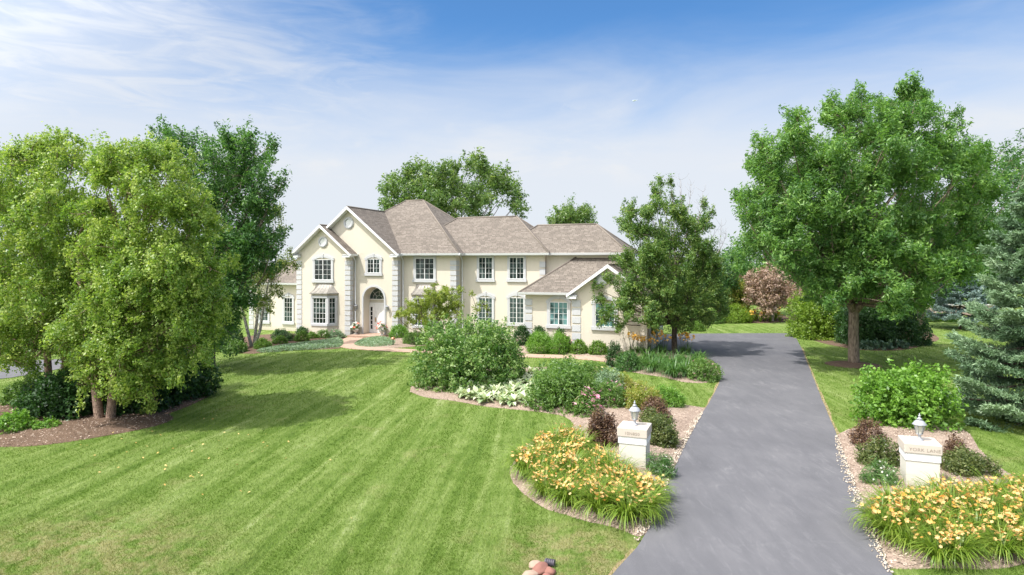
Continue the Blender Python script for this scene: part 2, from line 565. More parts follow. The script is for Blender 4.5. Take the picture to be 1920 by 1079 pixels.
M = dict(
    wall=stucco('cream_stucco', (0.645, 0.588, 0.495)),
    stone=stucco('pale_stucco_trim', (0.52, 0.525, 0.54)),
    pillar=stucco('ivory_stucco', (0.62, 0.595, 0.53)),
    cap=stucco('limestone_cap', (0.54, 0.48, 0.42)),
    letter=plain('carved_lettering', (0.28, 0.235, 0.20), 0.9),
    white=plain('white_paint', (0.78, 0.78, 0.78), 0.45, var=0.04),
    gutter=plain('white_gutter', (0.72, 0.73, 0.75), 0.4, var=0.05),
    roof=shingles('asphalt_shingles', (0.196, 0.168, 0.144)),
    ridge=plain('ridge_shingles', (0.195, 0.165, 0.14), 0.95, var=0.25, scale=9),
    pane=glass_pane('dark_pane', (0.030, 0.045, 0.042)),
    blind=glass_pane('teal_pane', (0.075, 0.145, 0.145)),
    copper=plain('weathered_copper', (0.27, 0.25, 0.225), 0.5, 0.3, var=0.55, scale=4),
    lampm=plain('grey_cast_metal', (0.36, 0.37, 0.40), 0.5, 0.15),
    lampg=plain('lamp_glass', (0.50, 0.49, 0.43), 0.12, var=0.1),
    brass=plain('brass', (0.45, 0.30, 0.12), 0.3, 0.9),
    black=plain('black_metal', (0.02, 0.02, 0.02), 0.5),
    coplight=plain('copper_light', (0.55, 0.26, 0.16), 0.35, 0.7),
    urn=stucco('urn_stone', (0.55, 0.53, 0.50)),
    pavers=brick('brick_pavers', (0.36, 0.23, 0.17), (0.48, 0.33, 0.25), (0.30, 0.25, 0.2), 0.2, 0.1),
    oldbrick=brick('garden_brick', (0.42, 0.27, 0.21), (0.55, 0.40, 0.33), (0.5, 0.46, 0.42), 0.24, 0.08),
    mulch=mulch_material('bark_mulch', (0.18, 0.13, 0.10), (0.49, 0.385, 0.315)),
    mulchd=mulch_material('dark_mulch', (0.085, 0.055, 0.04), (0.24, 0.165, 0.12)),
    chips=tint_mat('mulch_chips', (0.16, 0.11, 0.08), (0.62, 0.50, 0.41), 0.95),
    pebble=tint_mat('pebbles', (0.27, 0.21, 0.16), (0.62, 0.55, 0.46), 0.8),
    asphalt=asphalt_material(),
    lawn=lawn_material(),
    blade=blade_material(),
    bark=bark('grey_brown_bark', (0.085, 0.065, 0.05), (0.27, 0.215, 0.165)),
    barkd=bark('dark_bark', (0.05, 0.04, 0.032), (0.15, 0.12, 0.095)),
    barkr=bark('river_birch_bark', (0.13, 0.085, 0.065), (0.38, 0.27, 0.21), (8, 8, 4), 1.0),
    barkw=bark('white_birch_bark', (0.16, 0.14, 0.12), (0.60, 0.57, 0.52), (3, 3, 9), 0.3),
    deadw=bark('bare_grey_wood', (0.20, 0.17, 0.15), (0.36, 0.31, 0.28)),
    ash=leaf_mat('ash_leaves', (0.074, 0.172, 0.050), (0.131, 0.264, 0.062), (0.224, 0.373, 0.083)),
    ashd=leaf_mat('deep_green_leaves', (0.045, 0.116, 0.038), (0.081, 0.187, 0.047), (0.143, 0.268, 0.070)),
    birch=leaf_mat('river_birch_leaves', (0.131, 0.232, 0.046), (0.244, 0.353, 0.067), (0.403, 0.472, 0.128), 0.42),
    pbirch=leaf_mat('paper_birch_leaves', (0.099, 0.154, 0.033), (0.165, 0.220, 0.055), (0.264, 0.297, 0.099), 0.42),
    locust=leaf_mat('locust_leaves', (0.083, 0.158, 0.045), (0.140, 0.233, 0.066), (0.230, 0.300, 0.099), 0.42),
    pear=leaf_mat('pear_leaves', (0.067, 0.147, 0.037), (0.129, 0.230, 0.054), (0.256, 0.339, 0.091)),
    maple=leaf_mat('chartreuse_leaves', (0.152, 0.215, 0.037), (0.245, 0.316, 0.056), (0.363, 0.406, 0.098), 0.45),
    lime=leaf_mat('bright_green_leaves', (0.094, 0.213, 0.029), (0.156, 0.312, 0.040), (0.237, 0.413, 0.070), 0.42),
    box=leaf_mat('boxwood_leaves', (0.072, 0.156, 0.021), (0.130, 0.247, 0.031), (0.215, 0.345, 0.052)),
    dark=leaf_mat('dark_shrub_leaves', (0.023, 0.065, 0.020), (0.043, 0.110, 0.029), (0.077, 0.162, 0.045)),
    mid=leaf_mat('mid_green_leaves', (0.072, 0.154, 0.034), (0.129, 0.239, 0.050), (0.209, 0.323, 0.085)),
    dogw=leaf_mat('dogwood_leaves', (0.067, 0.155, 0.029), (0.121, 0.235, 0.046), (0.353, 0.470, 0.179)),
    hedge=leaf_mat('hedge_leaves', (0.114, 0.202, 0.024), (0.194, 0.310, 0.033), (0.292, 0.404, 0.059)),
    cream=tint_mat("cream_petals", (0.70, 0.60, 0.20), (0.82, 0.76, 0.45), 0.6, 0.3),
    olive=leaf_mat('olive_leaves', (0.055, 0.088, 0.024), (0.120, 0.160, 0.045), (0.23, 0.255, 0.10)),
    plume=leaf_mat('grass_plumes', (0.16, 0.17, 0.09), (0.28, 0.28, 0.16), (0.42, 0.38, 0.25), 0.3),
    gold=leaf_mat('golden_leaves', (0.143, 0.220, 0.033), (0.275, 0.319, 0.055), (0.440, 0.374, 0.110)),
    purple=leaf_mat('purple_leaves', (0.060, 0.030, 0.024), (0.128, 0.068, 0.045), (0.240, 0.150, 0.083), 0.25),
    brown=leaf_mat('dead_needles', (0.22, 0.135, 0.10), (0.35, 0.24, 0.185), (0.47, 0.35, 0.28), 0.2),
    silver=leaf_mat('silver_leaves', (0.132, 0.220, 0.121), (0.220, 0.330, 0.198), (0.352, 0.451, 0.319), 0.3),
    needle=leaf_mat('blue_green_needles', (0.072, 0.138, 0.070), (0.140, 0.232, 0.124), (0.268, 0.377, 0.212), 0.15),
    blue=leaf_mat('blue_needles', (0.087, 0.142, 0.129), (0.167, 0.252, 0.241), (0.320, 0.419, 0.413), 0.15),
    strap=leaf_mat('daylily_blades', (0.103, 0.189, 0.021), (0.186, 0.285, 0.034), (0.304, 0.380, 0.069), 0.4),
    strapd=leaf_mat('iris_blades', (0.041, 0.110, 0.028), (0.078, 0.175, 0.042), (0.134, 0.250, 0.062), 0.35),
    hosta=leaf_mat('cream_edged_hosta', (0.15, 0.27, 0.10), (0.44, 0.50, 0.31), (0.66, 0.68, 0.52), 0.3),
    hostab=leaf_mat('blue_hosta', (0.055, 0.121, 0.077), (0.094, 0.171, 0.110), (0.154, 0.231, 0.154), 0.3),
    orange=tint_mat('apricot_petals', (0.84, 0.42, 0.09), (0.90, 0.70, 0.36), 0.6, 0.35),
    tang=tint_mat('orange_petals', (0.86, 0.46, 0.07), (0.90, 0.64, 0.18), 0.6, 0.3),
    pink=tint_mat('pink_petals', (0.70, 0.25, 0.40), (0.86, 0.52, 0.60), 0.6, 0.3),
    red=tint_mat('red_petals', (0.60, 0.05, 0.03), (0.72, 0.18, 0.12), 0.6, 0.3),
    wht=tint_mat('white_petals', (0.62, 0.62, 0.55), (0.85, 0.85, 0.80), 0.6, 0.3),
    fallen=tint_mat('fallen_leaf', (0.42, 0.26, 0.07), (0.62, 0.48, 0.20), 0.8),
    rock1=plain('red_brown_stone', (0.24, 0.11, 0.085), 0.8, var=0.25, scale=5, bump=0.4, bscale=14),
    rock2=plain('pale_stone', (0.34, 0.25, 0.19), 0.85, var=0.2, scale=5, bump=0.4, bscale=14),
    pipe=plain('black_plastic', (0.09, 0.08, 0.10), 0.5),
    plane=plain('aircraft_paint', (0.62, 0.66, 0.74), 0.35, var=0.05),
    straw=plain('dry_edge', (0.27, 0.205, 0.115), 0.95, var=0.4, scale=8),
    soil=plain('soil', (0.10, 0.07, 0.05), 0.95, var=0.3),
)
# ---------------------------------------------------------------- ground, drive, beds, walk
g = MB()
g.add([(-900, -60, 0), (900, -60, 0), (900, 1500, 0), (-900, 1500, 0)], [(0, 1, 2, 3)])
tag(g.build('lawn', M['lawn']), kind='structure')

def gp(l):
    return [G(*p) for p in l]
DRIVE_L = [(1095, 1150), (1150, 1079), (1192, 1030), (1228, 975), (1250, 915), (1268, 870), (1290, 825), (1318, 775), (1340, 738), (1351, 712), (1351, 695)]
DRIVE_COURT = [(1338, 678), (1312, 668), (1290, 664), (1262, 659), (1232, 655), (1205, 648), (1208, 640), (1216, 631), (1260, 627.5), (1320, 626.5), (1400, 626), (1470, 626), (1489, 627.5)]
DRIVE_R = [(1502, 652), (1519, 695), (1541, 750), (1570, 820), (1602, 905), (1635, 985), (1672, 1079), (1705, 1150)]
drive_poly = catmull(gp(DRIVE_L), 5, False) + catmull(gp(DRIVE_COURT), 4, False) + catmull(gp(DRIVE_R), 5, False)
sheet('driveway', drive_poly, 0.03, M['asphalt'], jag=0.012)
side_road = catmull(gp([(-420, 735), (-160, 722), (0, 711), (38, 706), (90, 697), (150, 684), (158, 677), (126, 674), (47, 677), (-160, 684), (-420, 690)]), 4)
sheet('road', side_road, 0.02, M['asphalt'])
walk_c = gp([(668, 633), (655, 640), (648, 647), (668, 652.5), (700, 655), (775, 659), (880, 663), (990, 668), (1080, 671), (1150, 677)])
def ribbon(c, w0):
    c = catmull(c, 6, False)
    l, r = [], []
    for i, p in enumerate(c):
        d = (c[min(i + 1, len(c) - 1)] - c[max(i - 1, 0)]).normalized()
        n = Vector((-d.y, d.x, 0))
        l.append(p + n * w0 / 2)
        r.append(p - n * w0 / 2)
    return l + r[::-1]
walk_poly = ribbon(walk_c, 1.25)
sheet('brick_path', walk_poly, 0.035, M['pavers'])

def soil_edge(line, w0):
    p = catmull(gp(line), 6, False)
    l, r = [], []
    for i, q in enumerate(p):
        d = (p[min(i + 1, len(p) - 1)] - p[max(i - 1, 0)]).normalized()
        n = Vector((-d.y, d.x, 0))
        k = w0 * random.uniform(.45, 1.2)
        l.append(q + n * k)
        r.append(q - n * k)
    sheet('soil_edge', l + r[::-1], 0.006, M['straw'], skirt=False)
soil_edge(DRIVE_R[:4], .10)
soil_edge(DRIVE_L[:3], .09)
soil_edge(DRIVE_COURT[8:], .2)
soil_edge(DRIVE_L[7:10], .10)

birch_bed = catmull(gp([(-160, 845), (-40, 842), (0, 839), (60, 837), (130, 829), (220, 814), (290, 800), (326, 786), (318, 776), (345, 766), (392, 744), (398, 736), (385, 727), (330, 716), (200, 722), (60, 740), (-60, 780), (-160, 800)]), 4)
island_bed = catmull(gp([(768, 735), (800, 746), (850, 752), (905, 762), (960, 768), (1020, 774), (1058, 782), (1075, 795), (1068, 806), (1025, 815), (985, 838), (960, 872), (956, 893), (975, 920), (1015, 950), (1060, 966), (1110, 980), (1160, 992), (1190, 1005), (1212, 1004)]), 4, False)
island_bed += catmull(gp([(1228, 975), (1250, 915), (1268, 870), (1290, 825), (1318, 775), (1326, 766)]), 4, False)
island_bed += catmull(gp([(1296, 762), (1270, 757), (1240, 742), (1200, 722), (1150, 702), (1080, 690), (1000, 690), (900, 694), (810, 702), (772, 718)]), 4, False)
right_bed = catmull(gp([(1569, 818), (1590, 806), (1640, 800), (1720, 797), (1790, 802), (1818, 815), (1838, 845), (1880, 880), (1935, 908), (2040, 930), (2060, 1000), (2000, 1040), (1935, 1056), (1860, 1068), (1770, 1066), (1700, 1068), (1668, 1066)]), 4, False)
right_bed += catmull(gp([(1635, 985), (1602, 905), (1570, 820)]), 4, False)
pear_bed = catmull(gp([(1132, 676), (1150, 690), (1200, 701), (1245, 708), (1290, 718), (1340, 716), (1349, 700), (1336, 680), (1310, 669), (1285, 665), (1258, 660), (1230, 656), (1190, 652), (1150, 652), (1128, 662)]), 4)
house_bed = catmull(gp([(968, 648), (975, 662), (1040, 663), (1075, 667), (1110, 671), (1140, 673), (1200, 650), (1203, 642), (1140, 632), (1040, 626), (975, 622)]), 4)
entry_bed = catmull(gp([(666, 640), (664, 648), (700, 653), (745, 653), (800, 648), (850, 648), (850, 634), (800, 630), (735, 629), (700, 634)]), 4)
wing_bed = catmull(gp([(436, 660), (470, 664), (500, 661), (560, 657), (634, 654), (642, 644), (648, 633), (640, 629), (560, 626), (470, 630), (440, 645)]), 4)
hedge_bed = catmull(gp([(1498, 612), (1506, 628), (1530, 640), (1570, 650), (1620, 657), (1690, 657), (1740, 645), (1760, 634), (1720, 618), (1600, 606)]), 4)
tree_ring = [Vector((17.9 + 1.35 * math.cos(a), 33.6 + 1.3 * math.sin(a), 0)) for a in np.linspace(0, 2 * math.pi, 28, endpoint=False)]
far_bed = catmull(gp([(1300, 606), (1370, 606), (1440, 606), (1500, 600), (1500, 592), (1400, 594), (1300, 598)]), 4)
beds = [('birch_bed', birch_bed, 'mulchd', .10), ('island_bed', island_bed, 'mulch', .14), ('pillar_bed', right_bed, 'mulch', .12), ('pear_bed', pear_bed, 'mulch', .10),
        ('house_bed', house_bed, 'mulch', .08), ('entry_bed', entry_bed, 'mulch', .08), ('wing_bed', wing_bed, 'mulchd', .08), ('hedge_bed', hedge_bed, 'mulchd', .06),
        ('tree_ring', tree_ring, 'mulchd', .12), ('far_bed', far_bed, 'mulchd', .05)]
for n_, p_, m_, h_ in beds:
    sheet('mulch_' + n_, p_, 0.008, M[m_], h_, 0.3, jag=0.02)
keepout = [drive_poly, side_road, walk_poly] + [b[1] for b in beds]

def scatter_chips(name, poly, n, mat, size, z, flat=0.6, near=None):
    xs = np.array([p[0] for p in poly])
    ys = np.array([p[1] for p in poly])
    x, y = rng.uniform(xs.min(), xs.max(), n * 2), rng.uniform(ys.min(), ys.max(), n * 2)
    k = inside(poly, x, y)
    x, y = x[k][:n], y[k][:n]
    d = edge_dist(poly, x, y)
    zz = z(d) if callable(z) else np.full(len(x), z)
    p = np.stack([x, y, zz], 1)
    m = len(x)
    nrm = unit(np.stack([rng.normal(0, flat, m), rng.normal(0, flat, m), np.ones(m)], 1))
    vs, fs = leaf_quads(p, nrm, size * rng.uniform(.5, 1.4, m), 0.42, 0.0)
    return link(name, np_mesh(name, vs, fs, rng.random(m)), mat)

def leaf_quads(p, n, L, aspect, fold, d=None):
    m = len(p)
    r = unit(rng.normal(size=(m, 3))) if d is None else d
    d = unit(r - (r * n).sum(1, keepdims=True) * n)
    s = np.cross(n, d)
    L = np.broadcast_to(np.asarray(L, float), (m,))[:, None]
    w_ = L * aspect * 0.5
    vs = np.stack([p - d * L * .5, p + s * w_ + n * L * fold, p + d * L * .5, p - s * w_ + n * L * fold], 1).reshape(-1, 3)
    return vs, np.arange(m * 4).reshape(m, 4)

for n_, p_, m_, h_, c_ in (('island', island_bed, 'chips', .14, 14000), ('pillar', right_bed, 'chips', .12, 9000), ('birch', birch_bed, 'chips', .10, 9000)):
    tag(scatter_chips('mulch_chips', p_, c_, M[m_], 0.055, lambda d, h_=h_: 0.018 + h_ * (1 - np.exp(-d / .5)) * 1.0, 0.35), kind='stuff')
# pale pebble edging between beds and drive
def edging(line, w_, n):
    c = catmull(gp(line), 6, False)
    l, r = [], []
    for i, p in enumerate(c):
        d = (c[min(i + 1, len(c) - 1)] - c[max(i - 1, 0)]).normalized()
        nn = Vector((-d.y, d.x, 0))
        k = w_ * min(1, 4 * i / len(c) + .2, 4 * (len(c) - 1 - i) / len(c) + .2)
        l.append(p + nn * k)
        r.append(p - nn * 0.02)
    poly = l + r[::-1]
    m = int(n)
    xs, ys = np.array([p.x for p in poly]), np.array([p.y for p in poly])
    x, y = rng.uniform(xs.min(), xs.max(), m * 12), rng.uniform(ys.min(), ys.max(), m * 12)
    k = inside(poly, x, y)
    x, y = x[k], y[k]
    dd = edge_dist(c, x, y)
    k = rng.random(len(x)) < np.exp(-(dd / (w_ * .55)) ** 2) * (.45 + .55 * np.sin(x * 5.1 + y * 2.3) ** 2)
    x, y = x[k][:m], y[k][:m]
    m = len(x)
    # little flattened octahedra
    s = rng.uniform(.008, .030, (m, 1))
    c = np.stack([x, y, np.full(m, .045)], 1)
    off = np.array([[1, 0, 0], [0, 1, 0], [-1, 0, 0], [0, -1, 0], [0, 0, .8], [0, 0, -.8]])
    a = rng.uniform(0, 6.28, m)
    rot = np.stack([np.stack([np.cos(a), -np.sin(a), 0 * a], 1), np.stack([np.sin(a), np.cos(a), 0 * a], 1), np.stack([0 * a, 0 * a, 1 + 0 * a], 1)], 1)
    vs = (c[:, None] + np.einsum('mij,kj->mki', rot, off) * s[:, None] * rng.uniform(.7, 1.3, (m, 6, 1))).reshape(-1, 3)
    t8 = np.array([(0, 1, 4), (1, 2, 4), (2, 3, 4), (3, 0, 4), (1, 0, 5), (2, 1, 5), (3, 2, 5), (0, 3, 5)])
    fs = (np.arange(m)[:, None, None] * 6 + t8[None]).reshape(-1, 3)
    tag(link('pebbles', np_mesh('pebbles', vs, fs, np.repeat(rng.random(m), 8)), M['pebble']), kind='stuff')
    return poly
keepout.append(edging([(1196, 1018), (1228, 975), (1250, 915), (1268, 870), (1290, 825), (1318, 775)], 0.34, 4200))
keepout.append(edging([(1672, 1079), (1635, 985), (1602, 905), (1570, 820)], 0.26, 2400))

# ---------------------------------------------------------------- the house
TH = R(20)
HO = Vector(((745.4 - 960) / F * 46, 46.0, 0))
U, V = Vector((math.cos(TH), -math.sin(TH), 0)), Vector((math.sin(TH), math.cos(TH), 0))
house = thing('house', 'large two-storey cream stucco house with brown shingled hipped roofs', 'house', HO, -TH)

def SZ(px, py, t):
    """local (s, z) on the house plane y = t for a measured photo spot"""
    dx, dy = (px - 960) / F, 1.0
    b = HO + V * t
    det = U.x * (-dy) - (-dx) * U.y
    s = (-b.x * (-dy) - (-dx) * (-b.y)) / det
    k = (b + U * s).y
    return s, H + (HZ - py) / F * k
ZE = 6.03
TA, TB, TC, TD, TE, TF1, TF2, TW = -0.54, 0.0, 0.63, 1.49, 1.88, -0.70, -2.6, 1.0
AS0, AS1, AC = -8.32, -3.63, -5.975
BS0, BC = -8.1, -3.99
FS0, FS1, FC, ZF = 13.62, 18.1, 15.85, 3.45
PA = 0.825
ZA = ZE + PA * (AS1 + .25 - AC)            # gable apexes (roof line)
ZB = ZE + PA * (0.22 - BC)
ZFA = ZF + .72 * (FS1 + .25 - FC)
WS0, WZ = SZ(468, 600, TW)[0], SZ(520, 531, TW - .4)[1]
def gable_wall(s0, s1, c, ze, za, drop=.16):
    return [(s0, 0), (s1, 0), (s1, ze - drop), (c, za - drop), (s0, ze - drop)]
w_ = MB().prism(gable_wall(AS0, AS1, AC, ZE + PA * .25, ZA), TA, 2.0)
w_.build('wall', M['wall'], house)
# entry gable with its arched porch opening
ac, ar = SZ(701.3, 600, 0)[0], 0.82
al, arr = SZ(682, 600, 0)[0], SZ(720.5, 600, 0)[0]
ac, ar = (al + arr) / 2, (arr - al) / 2
asp = SZ(701, 538.5, 0)[1] - ar
arch = [(al, 0.01), (arr, 0.01)] + [(ac + ar * math.cos(a), asp + ar * math.sin(a)) for a in np.linspace(0, math.pi, 15)]
REC = 0.85
w_ = MB().prism(gable_wall(BS0, 0, BC, ZE + PA * .2, ZB), 0, REC, [arch])
w_.prism(gable_wall(BS0 + .01, -.01, BC, ZE + PA * .2, ZB - .01), REC + .001, 4.0)
w_.build('wall', M['wall'], house)
MB().box(-.6, 4.32, TC, 11.5, 0, ZE - .06).build('wall', M['wall'], house)
MB().box(4.0, 10.59, TD, 8.0, 0, ZE - .06).build('wall', M['wall'], house)
MB().box(10.3, 15.9, TE, 6.6, 0, ZE - .06).build('wall', M['wall'], house)
MB().box(9.95, 17.6, TF1, 5.4, 0, ZF - .06).build('wall', M['wall'], house)
MB().prism(gable_wall(FS0, FS1, FC, ZF + .7 * .25, ZFA), TF2, 4.9).build('wall', M['wall'], house)
MB().box(WS0, AS0 + 1, TW, 7.5, -.05, WZ - .06).build('wall', M['wall'], house)

def hip(s0, s1, t0, t1, ze, pitch, name='roof', th=.16):
    r = min(s1 - s0, t1 - t0) / 2
    zr = ze + pitch * r
    if t1 - t0 <= s1 - s0:
        a, b = (s0 + r, (t0 + t1) / 2, zr), (s1 - r, (t0 + t1) / 2, zr)
    else:
        a, b = ((s0 + s1) / 2, t0 + r, zr), ((s0 + s1) / 2, t1 - r, zr)
    c = [(s0, t0, ze), (s1, t0, ze), (s1, t1, ze), (s0, t1, ze)]
    m = MB()
    if t1 - t0 <= s1 - s0:
        m.add(c + [a, b], [(0, 1, 5, 4), (1, 2, 5), (2, 3, 4, 5), (3, 0, 4)])
    else:
        m.add(c + [a, b], [(0, 1, 4), (1, 2, 5, 4), (2, 3, 5), (3, 0, 4, 5)])
    rf = m.build(name, M['roof'], house)
    # white soffit and fascia under the eaves
    MB().box(s0 + .03, s1 - .03, t0 + .03, t1 - .03, ze - th, ze - .012).build('soffit', M['gutter'], rf)
    rd = MB()
    cs = c + [a, b]
    pairs = [(0, 4), (1, 5), (2, 5), (3, 4), (4, 5)] if t1 - t0 <= s1 - s0 else [(0, 4), (1, 4), (2, 5), (3, 5), (4, 5)]
    for i, j in pairs:
        p, q = Vector(cs[i]), Vector(cs[j])
        rd.tube([p, q], [.07, .07], 5)
    rd.build('ridge_cap', M['ridge'], rf)
    return rf

def gable_roof(s0, s1, c, ze, pitch, t0, t1, th=.15):
    za = ze + pitch * (s1 - c)
    zl = za - pitch * (c - s0)
    m = MB()
    m.add([(s0, t0, zl), (c, t0, za), (s1, t0, ze), (s0, t1, zl), (c, t1, za), (s1, t1, ze)], [(0, 1, 4, 3), (1, 2, 5, 4)])
    lo = [(s0, t0, zl - th), (c, t0, za - th), (s1, t0, ze - th), (s0, t1, zl - th), (c, t1, za - th), (s1, t1, ze - th)]
    m.add(lo, [(3, 4, 1, 0), (4, 5, 2, 1)])
    rf = m.build('roof', M['roof'], house)
    k = th + .05
    bd = MB()
    bd.prism([(s0 - .04, zl - .03), (c, za + .015), (s1 + .04, ze - .03), (s1 + .04, ze - k), (c, za - k), (s0 - .04, zl - k)], t0 - .05, t0 + .0)
    bd.prism([(s0, zl - .09), (c, za - .05), (s1, ze - .09), (s1, ze - th - .03), (c, za - th - .03), (s0, zl - th - .03)], t0 + .002, t1)
    bd.build('rake_board', M['white'], rf)
    MB().tube([(c, t0, za), (c, t1, za)], [.07, .07], 5).build('ridge_cap', M['ridge'], rf)
    return rf
OV = .45
main_r = 5.97
hip(-8.75, 4.77, TC - OV, TC - OV + 2 * main_r, ZE, .745)
hip(-1.0, 11.04, TD - OV, TD - OV + 7.2, ZE - .003, .78)
hip(6.5, 16.34, TE - OV, TE - OV + 5.46, ZE - .006, .76)
gable_roof(AS0 - .25, AS1 + .25, AC, ZE, PA, TA - .42, 3.4)
gable_roof(2 * BC - .22, .22, BC, ZE + .004, PA, TB - .42, 5.6)
hip(9.62, 18.3, TF1 - OV, TF1 - OV + 6.4, ZF, .745)
gable_roof(FS0 - .25, FS1 + .25, FC, ZF + .004, .72, TF2 - .4, 1.6)
hip(WS0 - .4, AS0 + .9, TW - .4, TW + 7.0, WZ, .62)

def gutter(pts):
    """a white trough along an eave with its downspout shoe left plain"""
    m = MB()
    for (a, b) in zip(pts[:-1], pts[1:]):
        a, b = Vector(a), Vector(b)
        d = (b - a).normalized()
        n = Vector((d.y, -d.x, 0))
        q = [a, b, b + n * .12, a + n * .12]
        lo = [p - Vector((0, 0, .13)) for p in (a, b, b + n * .08, a + n * .08)]
        hi = [p + Vector((0, 0, .01)) for p in q]
        m.add(lo + hi, [(0, 3, 2, 1), (4, 5, 6, 7), (0, 1, 5, 4), (2, 3, 7, 6), (1, 2, 6, 5), (3, 0, 4, 7)])
    return m.build('gutter', M['gutter'], house)
zt = ZE + .004
gutter([(-.02 + .25, TC - OV - .012, zt), (4.78, TC - OV - .012, zt)])
gutter([(4.782, TC - OV - .1, zt - .002), (4.782, TD - OV - .02, zt - .002)])
gutter([(4.79, TD - OV - .014, zt - .004), (11.05, TD - OV - .014, zt - .004)])
gutter([(11.06, TE - OV - .016, zt - .006), (16.35, TE - OV - .016, zt - .006)])
gutter([(9.6, TF1 - OV - .012, ZF + .004), (FS0 - .3, TF1 - OV - .012, ZF + .004)])
gutter([(WS0 - .4, TW - .412, WZ + .004), (AS0 - .02, TW - .412, WZ + .004)])
gutter([(AS1 + .262, TA - .44, zt - .03), (AS1 + .262, -.02, zt - .03)])
gutter([(.232, TB - .44, zt - .03), (.232, TC - OV - .02, zt - .03)])
# boxed eave returns at the feet of the gables
def eave_return(s0, s1, t0, t1, z):
    m = MB().box(s0, s1, t0, t1, z - .26, z - .1)
    m.add([(s0 - .03, t0 - .03, z - .1), (s1 + .03, t0 - .03, z - .1), (s1 + .03, t1, z - .02), (s0 - .03, t1, z - .02)], [(0, 1, 2, 3)])
    m.build('eave_return', M['gutter'], house)
eave_return(AS0 - .28, AS0 + .35, TA - .40, TA - .003, ZE)
eave_return(AS1 - .42, AS1 + .22, TA - .40, TA - .003, ZE)
eave_return(-.42, .2, TB - .40, TB - .003, ZE)
eave_return(FS0 - .28, FS0 + .30, TF2 - .38, TF2 - .003, ZF)

def downspout(s, t, z1, z0=.1):
    m = MB()
    m.tube([(s, t - .42, z1), (s, t - .34, z1 - .12), (s, t - .07, z1 - .38), (s, t - .07, z0 + .2), (s + .05, t - .25, z0)], [.05] * 5, 6)
    m.build('downspout', M['gutter'], house)
downspout(AS1 + .12, TB, ZE - .1)
downspout(.12, TC, ZE - .1)
downspout(4.44, TD, ZE - .1)
downspout(FS0 - .22, TF1, ZF - .1)
downspout(9.72, TD, ZF - .1)

def quoin(s, t, z0, z1, side, w0=.44, w1=.34, pitch=.37, gap=.075, depth=2.0):
    """a stack of corner blocks: side -1 when the corner looks left, +1 right"""
    m = MB()
    z = z0
    while z + pitch - gap <= z1 + .02:
        if side > 0:
            m.box(s - w0, s + .035, t - .04, t + w1, z, z + pitch - gap)
        else:
            m.box(s - .035, s + w0, t - .04, t + w1, z, z + pitch - gap)
        z += pitch
    m.build('quoin', M['stone'], house)
quoin(AS0, TA, .05, ZE - .3, -1)
quoin(AS1, TA, .05, ZE - .3, 1)
quoin(0, TB, .05, ZE - .3, 1)
quoin(4.32, TC, .05, ZE - .3, 1, .44, .5)
quoin(10.59, TD, .05, ZE - .2, 1, .36, .25, .5, .10)
quoin(9.95, TF1, .6, ZF - .25, -1, .46, .3, .5, .10)
quoin(FS0, TF2, .2, ZF - .25, -1, .50, .3, .5, .10)
quoin(WS0, TW, .05, WZ - .2, -1, .42, .34)

